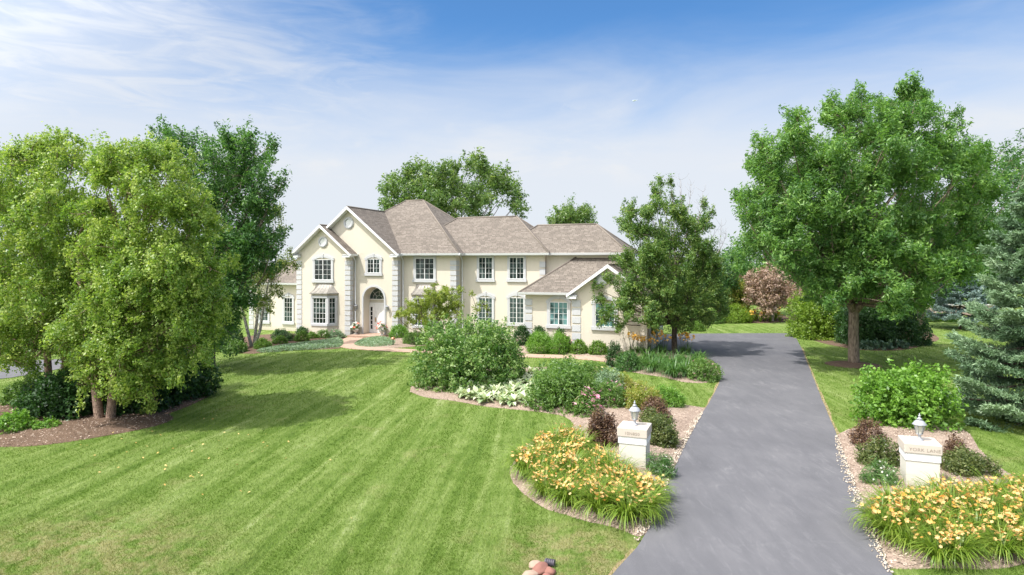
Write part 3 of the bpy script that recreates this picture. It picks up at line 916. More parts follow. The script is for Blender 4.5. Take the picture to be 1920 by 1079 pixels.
def window(px0, px1, py0, py1, t, cols=2, rows=4, sash=2, arch=None, sill=True, pane='pane', trim=.16, blank=False, z_sz=None):
    """casement window: white frame with muntins; surround, sill and panes as its own pieces"""
    s0, z1 = SZ(px0, py0, t) if z_sz is None else (z_sz[0], z_sz[3])
    s1, z0 = SZ(px1, py1, t) if z_sz is None else (z_sz[1], z_sz[2])
    f = .042
    fr = MB()
    y0, y1 = t - .045, t - .002
    fr.box(s0, s1, y0, y1, z0, z0 + f).box(s0, s1, y0, y1, z1 - f, z1)
    fr.box(s0, s0 + f, y0, y1, z0 + f, z1 - f).box(s1 - f, s1, y0, y1, z0 + f, z1 - f)
    wd = (s1 - s0 - f) / sash
    for k in range(sash):
        a, b = s0 + f + k * wd, s0 + k * wd + wd
        if k < sash - 1:
            fr.box(b - .005, b + f + .005, y0 - .004, y1, z0 + f, z1 - f)
        for i in range(1, cols):
            q = a + (b - a) * i / cols
            fr.box(q - .008, q + .008, y0 + .012, y1 - .02, z0 + f, z1 - f)
        for j in range(1, rows):
            q = z0 + f + (z1 - z0 - 2 * f) * j / rows
            fr.box(a, b, y0 + .014, y1 - .021, q - .008, q + .008)
    w0 = fr.build('window', M['white'], house)
    MB().box(s0 + f * .5, s1 - f * .5, t - .022, t - .006, z0 + f * .5, z1 - f * .5).build('pane', M[pane], w0)
    sr = MB()
    a, b = s0 - trim, s1 + trim
    if arch:
        zs = z1 + .02
        n = 12
        hw = (b - a) / 2
        c = (a + b) / 2
        rad = (hw * hw + arch * arch) / (2 * arch)
        ang = math.asin(min(1, hw / rad))
        top = [(c + rad * math.sin(x), zs + .10 + arch - rad + rad * math.cos(x)) for x in np.linspace(ang, -ang, n)]
        hw2 = (s1 - s0) / 2
        a2 = max(.05, arch - .05)
        rad2 = (hw2 * hw2 + a2 * a2) / (2 * a2)
        ang2 = math.asin(min(1, hw2 / rad2))
        bot = [(c + rad2 * math.sin(x), zs + a2 - .05 - rad2 + rad2 * math.cos(x)) for x in np.linspace(-ang2, ang2, n)]
        sr.prism(top + bot, t - .075, t - .001)
        zc = zs + .10 + arch
        sr.prism([(c - .05, zc - .24), (c + .05, zc - .24), (c + .075, zc + .05), (c - .075, zc + .05)], t - .105, t - .0015)
        sr.box(a - .07, s0 - .003, t - .085, t - .0012, zs - .1, zs + .06).box(s1 + .003, b + .07, t - .085, t - .0012, zs - .1, zs + .06)
        sr.box(a, s0 - .002, t - .065, t - .001, z0 - .02, zs - .1).box(s1 + .002, b, t - .065, t - .001, z0 - .02, zs - .1)
        if blank:
            pass
    else:
        sr.box(a, s0 - .002, t - .065, t - .001, z0 - .02, z1 + trim).box(s1 + .002, b, t - .065, t - .001, z0 - .02, z1 + trim)
        sr.box(s0 - .002, s1 + .002, t - .065, t - .001, z1 + .002, z1 + trim)
    sr.build('surround', M['stone'], w0)
    if sill:
        MB().box(a - .06, b + .06, t - .12, t - .001, z0 - .2, z0 - .022).build('sill', M['stone'], w0)
    return w0
def zx1(a, b):
    return 440 + a / 3.3727, 360 + b / 3.3727
def W1(x0, x1, y0, y1, t, **k):
    a, c = zx1(x0, y0)
    b, d = zx1(x1, y1)
    return window(a, b, c, d, t, **k)
def W2(x0, x1, y0, y1, t, **k):
    a, c = zx1(x0, y0)
    b, d = zx1(x1, y1)
    return window(a + 380, b + 380, c, d, t, **k)
W1(506, 614, 428, 558, TA, arch=.22)
W1(840, 920, 424, 514, TB, arch=.2, trim=.15, rows=3)
W1(1144, 1262, 420, 555, TC, trim=.15)
W2(262, 350, 414, 552, TD, trim=.13)
W2(456, 549, 414, 552, TD, trim=.14)
W2(262, 350, 668, 832, TD, arch=.22, trim=.13, rows=5)
W2(456, 549, 668, 832, TD, arch=.22, trim=.14, rows=5)
def W3(x0, x1, y0, y1, t, **k):
    return window(960 + x0 / 5.395, 960 + x1 / 5.395, 480 + y0 / 5.395, 480 + y1 / 5.395, t, **k)
W3(381, 565, 465, 704, TF1, arch=.3, trim=.17, pane='blind')
W3(842, 1040, 475, 722, TF2, arch=.3, trim=.18, pane='blind')
W1(314, 368, 668, 823, TW, sash=1, cols=3, rows=5, arch=.2, trim=.14)
W1(156, 214, 676, 818, TW, sash=1, cols=3, rows=5, arch=.2, trim=.14)

def medallion(px, py, t, r, keys=False):
    s, z = SZ(px, py, t)
    c = (s, t, z)
    m = MB()
    def ring(r0, r1, y):
        a = np.linspace(0, 2 * math.pi, 28, endpoint=False)
        return m.prism([(s + r1 * math.cos(x), z + r1 * math.sin(x)) for x in a], t - y, t - .001, [[(s + r0 * math.cos(x), z + r0 * math.sin(x)) for x in a[::-1]]])
    ring(r * .68, r, .07)
    ring(r * .68, r * .86, .10)
    if keys:
        for a in (0, 90, 180, 270):
            dx, dz = math.cos(R(a)), math.sin(R(a))
            q = [(s + dx * k + dz * h_, z + dz * k - dx * h_) for k, h_ in ((r * .7, .06), (r * .7, -.06), (r * 1.18, -.09), (r * 1.18, .09))]
            m.prism(q, t - .12, t - .002)
    o = m.build('medallion', M['stone'], house)
    d = MB()
    d.prism([(s + r * .69 * math.cos(x), z + r * .69 * math.sin(x)) for x in np.linspace(0, 2 * math.pi, 24, endpoint=False)], t - .03, t - .0012)
    for k in range(7):
        q = -r * .58 + k * r * .19
        hw = math.sqrt(max(0, (r * .68) ** 2 - q * q))
        d.box(s - hw, s + hw, t - .045, t - .03, z + q - .012, z + q + .012)
    d.build('louver', M['white'], o)
medallion(*zx1(560, 318), TA, .40)
medallion(*zx1(722, 197), TB, .43)
medallion(960 + 908 / 5.395, 480 + 250 / 5.395, TF2, .36, True)

# bay windows with flared copper roofs
def bay(c, hw, hf, t, zs, zt, zc, d=.62):
    """centre s, half width at the wall, half width in front, sill, head and copper top heights"""
    def plan(k, e=0):
        return [(c - hw - e, t), (c - hf - e * .6, t - d * k - e), (c + hf + e * .6, t - d * k - e), (c + hw + e, t)]
    b = MB().prism(plan(1, 0), .02, zs - .1, axis='z')
    bo = b.build('bay_window', M['wall'], house)
    MB().prism(plan(1, 0), zt + .125, zt + .30, axis='z').build('frieze', M['wall'], bo)
    tr = MB().prism(plan(1, .07), zs - .16, zs, axis='z').prism(plan(1, .05), zt - .02, zt + .12, axis='z')
    pl = plan(1)
    for q in pl[1:3]:
        tr.box(q[0] - .10, q[0] + .10, q[1] - .02, q[1] + .16, zs, zt - .02)
    for q in (pl[0], pl[3]):
        sgn = 1 if q is pl[0] else -1
        tr.box(q[0] + sgn * .02 - .07, q[0] + sgn * .02 + .07, t - .16, t - .002, zs, zt - .02)
    tr.build('bay_trim', M['stone'], bo)
    for i in range(3):
        a, e = Vector((*pl[i], 0)), Vector((*pl[i + 1], 0))
        L = (e - a).length
        ang = math.atan2(e.y - a.y, e.x - a.x)
        m0, m1 = .11, L - .11
        f = .045
        n = 3 if i == 1 else 2
        fr = MB().box(m0, m1, -.0, .06, zs, zs + f).box(m0, m1, -.0, .06, zt - f - .02, zt - .02)
        fr.box(m0, m0 + f, 0, .06, zs + f, zt - f - .02).box(m1 - f, m1, 0, .06, zs + f, zt - f - .02)
        n = 4 if i == 1 else 2
        for j in range(1, n):
            q = m0 + (m1 - m0) * j / n
            fr.box(q - .011, q + .011, .012, .045, zs + f, zt - f - .02)
        for j in range(1, 5):
            q = zs + (zt - zs) * j / 5
            fr.box(m0 + f, m1 - f, .014, .044, q - .011, q + .011)
        o = fr.build('window', M['white'], bo, loc=a)
        o.rotation_euler = (0, 0, ang)
        p = MB().box(m0 + .02, m1 - .02, .046, .054, zs + .02, zt - .04).build('pane', M['pane'], bo, loc=a)
        p.rotation_euler = (0, 0, ang)
    # concave copper roof with standing seams
    N = 7
    rows = []
    for k in range(N + 1):
        x = k / N
        prof = (1 - x) ** 1.7
        z = zt + .30 + (zc - zt - .30) * x
        rows.append([(c + (q[0] - c) * (0.62 + .38 * prof) + (0), t - (t - q[1]) * (.04 + .96 * prof), z) for q in plan(1, .14)])
    m = MB()
    vs = [p for r_ in rows for p in r_]
    fs = []
    for k in range(N):
        for i in range(3):
            fs.append((k * 4 + i, k * 4 + i + 1, (k + 1) * 4 + i + 1, (k + 1) * 4 + i))
    fs.append((N * 4, N * 4 + 1, N * 4 + 2, N * 4 + 3))
    fs.append((3, 2, 1, 0))
    m.add(vs, fs)
    m.prism(plan(1, .15), zt + .25, zt + .31, axis='z')
    for i, cnt in ((0, 1), (1, 4), (2, 1)):
        for j in range(cnt + (1 if i < 2 else 0)):
            x = (j + (0 if i == 1 else .5)) / cnt if cnt else 0
            pts = [Vector(r_[i]).lerp(Vector(r_[i + 1]), min(1, x)) for r_ in rows]
            m.tube(pts, [.018] * len(pts), 4)
    m.build('copper_roof', M['copper'], bo)
ba0, ba1 = SZ(581.8, 600, TA - .62)[0], SZ(612.4, 600, TA - .62)[0]
bw = SZ(632, 600, TA)[0]
bc = (ba0 + ba1) / 2 + .08
bay(bc, bw - bc, (ba1 - ba0) / 2 - .03, TA, SZ(600, 607, TA - .5)[1], SZ(600, 558, TA - .5)[1], SZ(600, 532, TA)[1])
cc = (SZ(770, 546, TC - .6)[0] + SZ(809, 546, TC - .6)[0]) / 2
bay(cc, 1.0, .62, TC, SZ(600, 607, TA - .5)[1], SZ(600, 558, TA - .5)[1], SZ(600, 532, TA)[1])

# entry: moulded arch, door with side light, fan light, step, wall lanterns
ang = np.linspace(0, math.pi, 17)
band = [(arr, .16), (arr + .14, .16)] + [(ac + (ar + .14) * math.cos(a), asp + (ar + .14) * math.sin(a)) for a in ang] + [(al - .14, .16), (al, .16)]
band += [(ac + ar * math.cos(a), asp + ar * math.sin(a)) for a in ang[::-1]]
MB().prism(band, -.06, -.002).build('arch_moulding', M['stone'], house)
T2 = REC
d0, dz1 = SZ(640 + 470 / 9, 540 + 240 / 9, T2)
d1 = arr - .02
zst = .17
dz1 = zst + 2.22
dm = SZ(640 + 560 / 9, 600, T2)[0]
fr = MB().box(d0, d0 + .08, T2 - .10, T2, zst, dz1).box(dm - .05, dm + .05, T2 - .10, T2, zst, dz1 - .1).box(d1 - .08, d1, T2 - .10, T2, zst, dz1)
fr.box(d0, d1, T2 - .101, T2 - .001, dz1 - .1, dz1 + .02).box(d0 + .08, dm - .05, T2 - .08, T2 - .002, zst, zst + .28).box(d0 + .08, dm - .05, T2 - .08, T2 - .002, dz1 - .3, dz1 - .1)
for k in range(1, 5):
    q = zst + .28 + (dz1 - .58 - zst) * k / 5
    fr.box(d0 + .08, dm - .05, T2 - .075, T2 - .02, q - .02, q + .02)
fr.box(d0 + .08, d0 + .15, T2 - .078, T2 - .018, zst + .28, dz1 - .3).box(dm - .12, dm - .05, T2 - .078, T2 - .018, zst + .28, dz1 - .3)
fo = fr.build('door_frame', M['white'], house)
MB().box(d0 + .08, dm - .05, T2 - .03, T2 - .012, zst + .28, dz1 - .3).build('side_light', M['pane'], fo)
dr = MB().box(dm + .05, d1 - .08, T2 - .06, T2 - .003, zst + .01, dz1 - .1)
for i in range(2):
    for z0_, z1_ in ((.15, .75), (.9, 1.75), (1.82, 2.02)):
        wq = (d1 - .08 - dm - .05)
        a = dm + .05 + wq * (.12 + .42 * i)
        dr.box(a, a + wq * .34, T2 - .075, T2 - .06, zst + z0_, zst + min(z1_, 1.98))
do = dr.build('door', M['white'], house)
MB().box(dm + .12, dm + .16, T2 - .12, T2 - .06, zst + .82, zst + 1.15).tube([(dm + .14, T2 - .06, zst + 1.0), (dm + .14, T2 - .16, zst + 1.0), (dm + .24, T2 - .16, zst + 1.0)], [.015] * 3, 6).build('handle', M['brass'], do)
fc, fr_ = (d0 + d1) / 2, (d1 - d0) / 2 - .08
fz = dz1 + .30
fan = [(fc + fr_ * math.cos(a), fz + fr_ * math.sin(a)) for a in ang]
fm = MB()
fm.prism([(fc + (fr_ + .05) * math.cos(a), fz + (fr_ + .05) * math.sin(a)) for a in ang] + [(fc + fr_ * math.cos(a), fz + fr_ * math.sin(a)) for a in ang[::-1]], T2 - .07, T2 - .001)
fm.box(fc - fr_ - .05, fc + fr_ + .05, T2 - .072, T2 - .002, fz - .06, fz)
for a in (45, 90, 135):
    fm.tube([(fc + .3 * fr_ * math.cos(R(a)), T2 - .045, fz + .3 * fr_ * math.sin(R(a))), (fc + fr_ * math.cos(R(a)), T2 - .045, fz + fr_ * math.sin(R(a)))], [.013] * 2, 4)
for q in (.32, .66):
    fm.tube([(fc + q * fr_ * math.cos(a), T2 - .045, fz + q * fr_ * math.sin(a)) for a in ang], [.013] * len(ang), 4)
fo = fm.build('fan_light', M['white'], house)
MB().prism(fan, T2 - .03, T2 - .015).build('pane', M['pane'], fo)
MB().box(SZ(651.5, 630, -1.2)[0], -.75, -1.25, REC, -.02, .16).build('entry_step', M['pavers'], house)

def wall_lantern(px, py):
    s, z = SZ(px, py, 0)
    m = MB()
    m.box(s - .05, s + .05, -.03, -.002, z - .2, z + .1)
    m.tube([(s, -.02, z + .02), (s, -.1, z + .12), (s, -.18, z + .22), (s, -.2, z + .17)], [.012] * 4, 5)
    m.lathe([(.015, .20), (.03, .17), (.03, .15), (.13, .10), (.14, .08), (.12, .06)], 8, (s, -.2, z), False)
    m.lathe([(.03, -.32), (.05, -.28), (.02, -.25), (.055, -.22), (.05, -.2)], 8, (s, -.2, z), False)
    for k in range(6):
        a = k * math.pi / 3
        m.tube([(s + .05 * math.cos(a), -.2 + .05 * math.sin(a), z - .21), (s + .105 * math.cos(a), -.2 + .105 * math.sin(a), z + .07)], [.008] * 2, 4)
    o = m.build('wall_lantern', M['lampm'], house)
    MB().lathe([(.045, -.2), (.1, .06)], 8, (s, -.2, z), False).build('lantern_glass', M['lampg'], o)
wall_lantern(669.5, 575)
wall_lantern(728, 577)
# white sectional garage doors on the drive side
for t0 in (-1.6, 1.7):
    m = MB()
    for k in range(4):
        z0_ = .04 + k * .56
        m.box(FS1 + .002, FS1 + .05, t0, t0 + 2.6, z0_, z0_ + .55)
        for j in range(4):
            m.box(FS1 + .05, FS1 + .065, t0 + .08 + j * .64, t0 + .58 + j * .64, z0_ + .09, z0_ + .46)
    o = m.build('garage_door', M['white'], house)
    MB().box(FS1 + .003, FS1 + .09, t0 - .15, t0 - .004, .02, 2.42).box(FS1 + .003, FS1 + .09, t0 + 2.604, t0 + 2.75, .02, 2.42).box(FS1 + .003, FS1 + .09, t0 - .15, t0 + 2.75, 2.422, 2.56).build('door_trim', M['stone'], o)

# ---------------------------------------------------------------- pillars with lanterns
def pillar(px, py, text, label, lab2):
    base = G(px, py)
    t = thing('pillar', label, 'pillar', base, -R(21))
    bw_, hh = .34, .86
    MB().box(-bw_, bw_, -bw_, bw_, -.1, hh).build('shaft', M['pillar'], t)
    m = MB().box(-bw_ - .02, bw_ + .02, -bw_ - .02, bw_ + .02, hh - .17, hh + .002)
    m.build('band', M['white'], t)
    c = bpy.data.meshes.new('cap')
    k = MB().box(-bw_ - .045, bw_ + .045, -bw_ - .045, bw_ + .045, hh + .003, hh + .235)
    co = k.build('cap', M['cap'], t)
    bv = co.modifiers.new('edge', 'BEVEL')
    bv.width = .018
    bv.segments = 2
    cu = bpy.data.curves.new('lettering', 'FONT')
    cu.body = text
    cu.size = .108
    cu.extrude = .004
    cu.align_x = 'CENTER'
    cu.space_character = 1.12
    tmp = bpy.data.objects.new('tmp', cu)
    COL.objects.link(tmp)
    dg = bpy.context.evaluated_depsgraph_get()
    me = bpy.data.meshes.new_from_object(tmp.evaluated_get(dg))
    bpy.data.objects.remove(tmp)
    me.materials.clear()
    lo = link('lettering', me, M['letter'], co, (0 if ' ' not in text else .03, -bw_ - .0455, hh + .065))
    lo.rotation_euler = (R(90), 0, 0)
    # lantern: base flange, neck, cage, shade with finial
    z = hh + .235
    l = thing('post_lantern', lab2, 'lantern', base + Vector((0, 0, z)), -R(21))
    MB().lathe([(.085, 0), (.085, .02), (.05, .035), (.035, .05), (.035, .12), (.055, .14), (.075, .155), (.06, .165)], 16).build('base', M['lampm'], l)
    gl = MB().lathe([(.062, .166), (.105, .36)], 6, smooth=False).build('glass', M['lampg'], l)
    m = MB()
    for i in range(6):
        a = i * math.pi / 3
        m.tube([(.066 * math.cos(a), .066 * math.sin(a), .16), (.11 * math.cos(a), .11 * math.sin(a), .365)], [.009] * 2, 4)
    m.lathe([(.112, .355), (.115, .375), (.10, .378)], 6, smooth=False)
    m.build('cage', M['lampm'], l)
    m = MB().lathe([(.155, .372), (.158, .385), (.13, .41), (.115, .44), (.07, .475), (.03, .485)], 12)
    m.lathe([(.03, .484), (.055, .50), (.06, .515), (.03, .535), (.018, .56), (.028, .575), (.03, .59), (.012, .605), (.008, .64), (.001, .65)], 12)
    m.build('shade', M['lampm'], l)
    return t
pillar(1190, 876, '10N850', 'ivory stucco pillar with house number 10N850 on its limestone cap', 'grey metal lantern on the pillar marked 10N850')
pillar(1724, 912, 'YORK LANE', 'ivory stucco pillar with YORK LANE carved in its limestone cap', 'grey metal lantern on the pillar marked YORK LANE')
# ---------------------------------------------------------------- foliage
def sph(n):
    return unit(rng.normal(size=(n, 3)))

def foliage(name, cen, axis, cl, cr, per, L, aspect, mat, parent, out=None, droop=0.0, tvar=.22, up=.55, fold=.06, zmin=None, rnd=.75):
    """leaf clumps: spindles of leaves round each centre along its axis"""
    n = len(cen)
    c = np.repeat(cen, per, 0)
    a = np.repeat(axis, per, 0)
    m = n * per
    cl_ = np.repeat(np.broadcast_to(np.asarray(cl, float), (n,)), per)[:, None]
    cr_ = np.repeat(np.broadcast_to(np.asarray(cr, float), (n,)), per)[:, None]
    u = rng.uniform(-.5, .5, (m, 1))
    p = c + a * u * cl_ + rng.normal(size=(m, 3)) * cr_ * (1 - .7 * np.abs(u)) * .62
    o = np.repeat(out if out is not None else axis, per, 0)
    nr = unit(o * .45 + np.array([0, 0, up]) + rng.normal(size=(m, 3)) * rnd)
    d = None
    if droop:
        d = unit(rng.normal(size=(m, 3)) * .6 + np.array([0, 0, -droop]) + o * .3)
    t = np.clip(.5 + np.repeat(rng.normal(0, tvar, n), per) + rng.normal(0, .2, m), 0, 1)
    if zmin is not None:
        k = p[:, 2] > zmin
        p, nr, t = p[k], nr[k], t[k]
        d = d[k] if d is not None else None
    ll = L * rng.uniform(.65, 1.35, len(p))
    vs, fs = leaf_quads(p, nr, ll, aspect, fold, d)
    return link(name, np_mesh(name, vs, fs, t), M[mat], parent)

def limb(m, a, b, r0, r1, bow=.12, seg=6, n=6, sag=0.0):
    a, b = Vector(a), Vector(b)
    L = (b - a).length
    off = Vector(rng.normal(size=3)) * L * bow * .5
    pts = []
    for i in range(seg + 1):
        t = i / seg
        q = a.lerp(b, t) + off * math.sin(math.pi * t)
        h = Vector((b.x - a.x, b.y - a.y, 0)) * (.14 * math.sin(math.pi * t))
        pts.append(q + h + Vector((0, 0, -abs(L) * sag * math.sin(math.pi * t))))
    m.tube(pts, [r0 + (r1 - r0) * (i / seg) ** .8 for i in range(seg + 1)], n)
    return pts

def tree(name, label, base, lobes, mat, brk, leaf=.15, aspect=.45, per=34, clump=.5, dens=1.0, trunk=.3, fork=.25, stems=None, up=.5, droop=0.0,
         depth=.62, group=None, cat='tree', elong=1.7, rnd=.75, twig=True, Y=None, tvar=.22, forked=0):
    b = G(*base)
    if Y:
        b = Vector(((base[0] - 960) / F * Y, Y, 0))
    Y = b.y
    t = thing(name, label, cat, b, 0, group)
    cx = sum(l[0] * l[2] for l in lobes) / sum(l[2] for l in lobes)
    hw = max(max(abs(l[0] - cx) + l[2] * .5 for l in lobes), 1)
    L3 = []
    for l in lobes:
        k = math.sqrt(max(.08, 1 - ((l[0] - cx) / hw) ** 2)) * hw / F * Y * depth
        ds = (-k * rng.uniform(.55, 1), k * rng.uniform(.35, 1)) if l[2] > 14 else (rng.uniform(-.5, .5) * k,)
        for dy in ds:
            c = P(l[0], l[1], Y + dy)
            L3.append((np.array(c), l[2] / F * (Y + dy)))
    ztop = max(c[2] + r for c, r in L3)
    zf = ztop * fork
    # wood
    m = MB()
    tops = []
    for st in (stems or [(0, 0, 0, 0)]):
        ox, oy, tx, ty = st
        p0 = Vector((b.x + ox, b.y + oy, -.1))
        p1 = Vector((b.x + ox + tx * .4, b.y + oy + ty * .4, zf))
        p2 = Vector((b.x + ox + tx, b.y + oy + ty, ztop * .62))
        r = trunk / (1.0 if not stems else 1.15)
        pts = [p0, p0 + Vector((0, 0, .22)), p0.lerp(p1, .5) + Vector(rng.normal(0, .04, 3)), p1, p1.lerp(p2, .5) + Vector(rng.normal(0, .08, 3)), p2]
        m.tube(pts, [r * 1.45, r * 1.06, r * .95, r * .88, r * .5, r * .14], 9)
        tops.append((p0, p1, p2, r))
        for k in range(forked):
            a_ = 6.283 * k / forked + .35
            e = Vector((p1.x + math.cos(a_) * zf * .62, p1.y + math.sin(a_) * zf * .62, zf * 1.95))
            limb(m, p1 - Vector((0, 0, zf * .18)), e, r * .66, r * .26, .1, 6, 7)
    for c, r in L3:
        p0, p1, p2, rr = min(tops, key=lambda q: math.hypot(q[2].x - c[0], q[2].y - c[1]))
        hd = math.hypot(c[0] - p1.x, c[1] - p1.y)
        zs = min(max(zf * rng.uniform(.85, 1.05), c[2] - hd * 1.1 - r * .5), p2.z)
        f_ = max(0, min(1, (zs - p1.z) / max(p2.z - p1.z, .1)))
        a = p1.lerp(p2, f_)
        w0 = max(.018, rr * .26 * (1 - .6 * f_))
        limb(m, a, c, w0, .014, .12, 6, 5)
        if twig:
            for _ in range(5):
                e = Vector(c) + Vector(sph(1)[0] * r * .85)
                limb(m, c, e, .014, .005, .2, 3, 4)
    wood = m.build('trunk', M[brk], t, uv=False)
    wood.parent = t
    wood.matrix_parent_inverse = Matrix.Translation(-b)
    # leaves
    cen, out = [], []
    for c, r in L3:
        n = max(4, int(dens * 7.5 * (r / clump) ** 2))
        # boughs of the limb: separate sprays with gaps between them, plus a thin filling
        ns = int(np.clip(2.3 * r / clump, 4, 15))
        d = sph(ns)
        d[:, 2] += .2
        d = unit(d)
        sc = c + d * r * rng.uniform(.55, .82, (ns, 1))
        sa = unit(d + np.array([0, 0, up * .7 - droop * .55]) + rng.normal(size=(ns, 3)) * .3)
        sl = r * rng.uniform(.65, 1.25, ns)
        j = rng.integers(0, ns, n)
        u = rng.uniform(-.55, .55, (n, 1))
        g = rng.normal(size=(n, 3)) * np.array([1, 1, .62])
        p = sc[j] + sa[j] * u * sl[j][:, None] + g * (r * .19) * (1.15 - np.abs(u))
        o_ = d[j]
        k = rng.random(n) < .22
        dk = unit(sph(n) + np.array([0, 0, .1]))
        p[k] = c + dk[k] * r * rng.uniform(.3, .98, (k.sum(), 1))
        cen.append(p)
        out.append(o_)
    cen, out = np.concatenate(cen), np.concatenate(out)
    k = cen[:, 2] > .35
    cen, out = cen[k], out[k]
    n = len(cen)
    ax = unit(out * .8 + np.array([0, 0, up]) + rng.normal(size=(n, 3)) * .35) if not droop else unit(out * .55 + np.array([0, 0, -droop * .8]) + rng.normal(size=(n, 3)) * .35)
    cs = clump * rng.uniform(.65, 1.3, n)
    cr = foliage('crown', cen, ax, cs * elong, cs * .42, int(per * 1.35), leaf * 1.1, aspect, mat, t, out, droop, up=.55, rnd=rnd, tvar=tvar)
    cr.matrix_parent_inverse = Matrix.Translation(-b)
    return t

def shrub(name, label, spot, wpx, hpx, mat, leaf=.06, aspect=.55, cover=2.6, clump=.16, lump=.22, group=None, cat='shrub', flower=None, stemmat='barkd',
          back=.8, tvar=.18, up=.55, droop=0.0, spiky=0.0, flat=1.0, lobes=1):
    f0 = G(*spot)
    ry = wpx / 2 / F * f0.y
    c = f0 + Vector((0, ry * back, 0))
    c.x = (spot[0] - 960) / F * c.y
    rx = wpx / 2 / F * c.y
    ry = rx * flat
    hz = max(.2, P(spot[0], spot[1] - hpx, c.y + ry * .15).z) * 1.06
    t = thing(name, label, cat, c, rng.uniform(0, 6.28), group)
    area = 2 * math.pi * ((rx * ry + rx * hz + ry * hz) / 3)
    per = 14
    n = max(12, int(cover * area / (leaf * leaf * aspect * .5) / per))
    d = sph(n)
    d[:, 2] = np.abs(d[:, 2]) * 1.05 - .12
    d = unit(d)
    lumps = sph(30)
    bump = np.max(d @ lumps.T, 1)
    k = 1 - lump * (1 - np.clip((bump - .80) / .20, 0, 1)) + rng.normal(0, .03, n)
    rad = rng.uniform(.62, 1.0, n) ** .6 * k * .95
    base_flare = np.where(d[:, 2] < .15, .92, 1.0)
    cen = d * rad[:, None] * np.array([rx, ry, hz * .92]) * 1.13 * base_flare[:, None]
    if lobes > 1:
        # several overlapping mounds make the outline of a spreading bush
        j = rng.integers(0, lobes, n)
        a0 = rng.uniform(0, 6.28)
        la = a0 + 6.283 * np.arange(lobes) / (lobes - 1)
        lr = np.where(np.arange(lobes) == lobes - 1, 0, .52) * rng.uniform(.85, 1.1, lobes)
        lk = np.where(np.arange(lobes) == lobes - 1, .66, .52) * rng.uniform(.9, 1.12, lobes)
        lh = np.where(np.arange(lobes) == lobes - 1, 1.0, rng.uniform(.70, .96, lobes))
        off = np.stack([np.cos(la) * lr * rx, np.sin(la) * lr * ry, 0 * la], 1)
        cen = cen / 1.13 * 1.08 * np.stack([lk, lk, lh], 1)[j] + off[j]
    cen[:, 2] = np.maximum(cen[:, 2] + hz * .06, .04)
    ax = unit(d + np.array([0, 0, .4 + spiky]) + rng.normal(size=(n, 3)) * .4)
    foliage('foliage', cen, ax, clump * (1 + spiky), clump * .5, per, leaf, aspect, mat, t, d, droop, tvar=tvar, up=up, zmin=.01)
    m = MB()
    for i in range(7):
        e = Vector(cen[rng.integers(n)]) * .8
        e.z = max(e.z, hz * .35)
        limb(m, (rng.normal(0, .12) * rx, rng.normal(0, .12) * ry, -.05), e, min(.05, .025 * rx + .006), .006, .1, 4, 5)
    m.build('stems', M[stemmat], t, uv=False)
    if flower:
        fm, fn, fs_ = flower
        k = rng.choice(np.nonzero(d[:, 2] > .25)[0], min(fn, (d[:, 2] > .25).sum()), replace=False)
        blooms('blossoms', cen[k] + d[k] * fs_ * 1.3 + np.array([0, 0, fs_]), fs_, fm, t)
    return t

def blooms(name, pos, size, mat, parent, petals=6, open_=.5):
    """open flowers of narrow petals facing outward and up"""
    n = len(pos)
    nr = unit(rng.normal(size=(n, 3)) * .45 + np.array([-.15, -.35, 1.0]))
    a = unit(np.cross(nr, sph(n)))
    b = np.cross(nr, a)
    V_, T_ = [], []
    s = size * rng.uniform(.75, 1.2, (n, 1))
    for k in range(petals):
        x = 2 * math.pi * k / petals
        d = a * math.cos(x) + b * math.sin(x)
        q = np.cross(nr, d)
        tip = pos + d * s + nr * s * open_ * .55
        mid = pos + d * s * .55 + nr * s * open_ * .6
        V_.append(np.stack([pos, mid + q * s * .30, tip, mid - q * s * .30], 1))
    vs = np.stack(V_, 1).reshape(-1, 3)
    fs = np.arange(len(vs)).reshape(-1, 4)
    tint = np.repeat(rng.random(n), petals)
    return link(name, np_mesh(name, vs, fs, tint), M[mat], parent)

def blades(n, length, width, spread, arch, seg=4, rad=.06, wilt=.25):
    """arching strap leaves springing from one crown"""
    a = rng.uniform(0, 6.283, n)
    L = length * rng.uniform(.6, 1.15, n)
    s = spread * rng.uniform(.35, 1.1, n)
    d = np.stack([np.cos(a), np.sin(a), 0 * a], 1)
    q = np.stack([-np.sin(a), np.cos(a), 0 * a], 1)
    b0 = d * rng.uniform(0, rad, (n, 1)) + q * rng.normal(0, rad * .4, (n, 1))
    pts, ths = b0, np.pi / 2 - s * .35
    rows = []
    th = ths.copy()
    pos = b0.copy()
    for k in range(seg + 1):
        wdt = width * (1 - (k / seg) ** 2 * .92) * (.75 if k == 0 else 1)
        rows.append(np.stack([pos + q * wdt * .5, pos - q * wdt * .5], 1))
        pos = pos + (d * np.cos(th)[:, None] + np.array([0, 0, 1.0]) * np.sin(th)[:, None]) * (L / seg)[:, None]
        pos[:, 2] = np.maximum(pos[:, 2], .015)
        th = th - (arch * .72 * s * rng.uniform(.8, 1.2, n)) * (1.1 if k > 0 else .6)
    vs = np.stack(rows, 1).reshape(n, -1, 3)          # n, (seg+1)*2, 3
    m = (seg + 1) * 2
    fs = np.array([(2 * k, 2 * k + 1, 2 * k + 3, 2 * k + 2) for k in range(seg)])
    fs = (np.arange(n)[:, None, None] * m + fs[None]).reshape(-1, 4)
    return vs.reshape(-1, 3), fs, np.repeat(np.clip(rng.normal(.5, .25, n), 0, 1), seg)

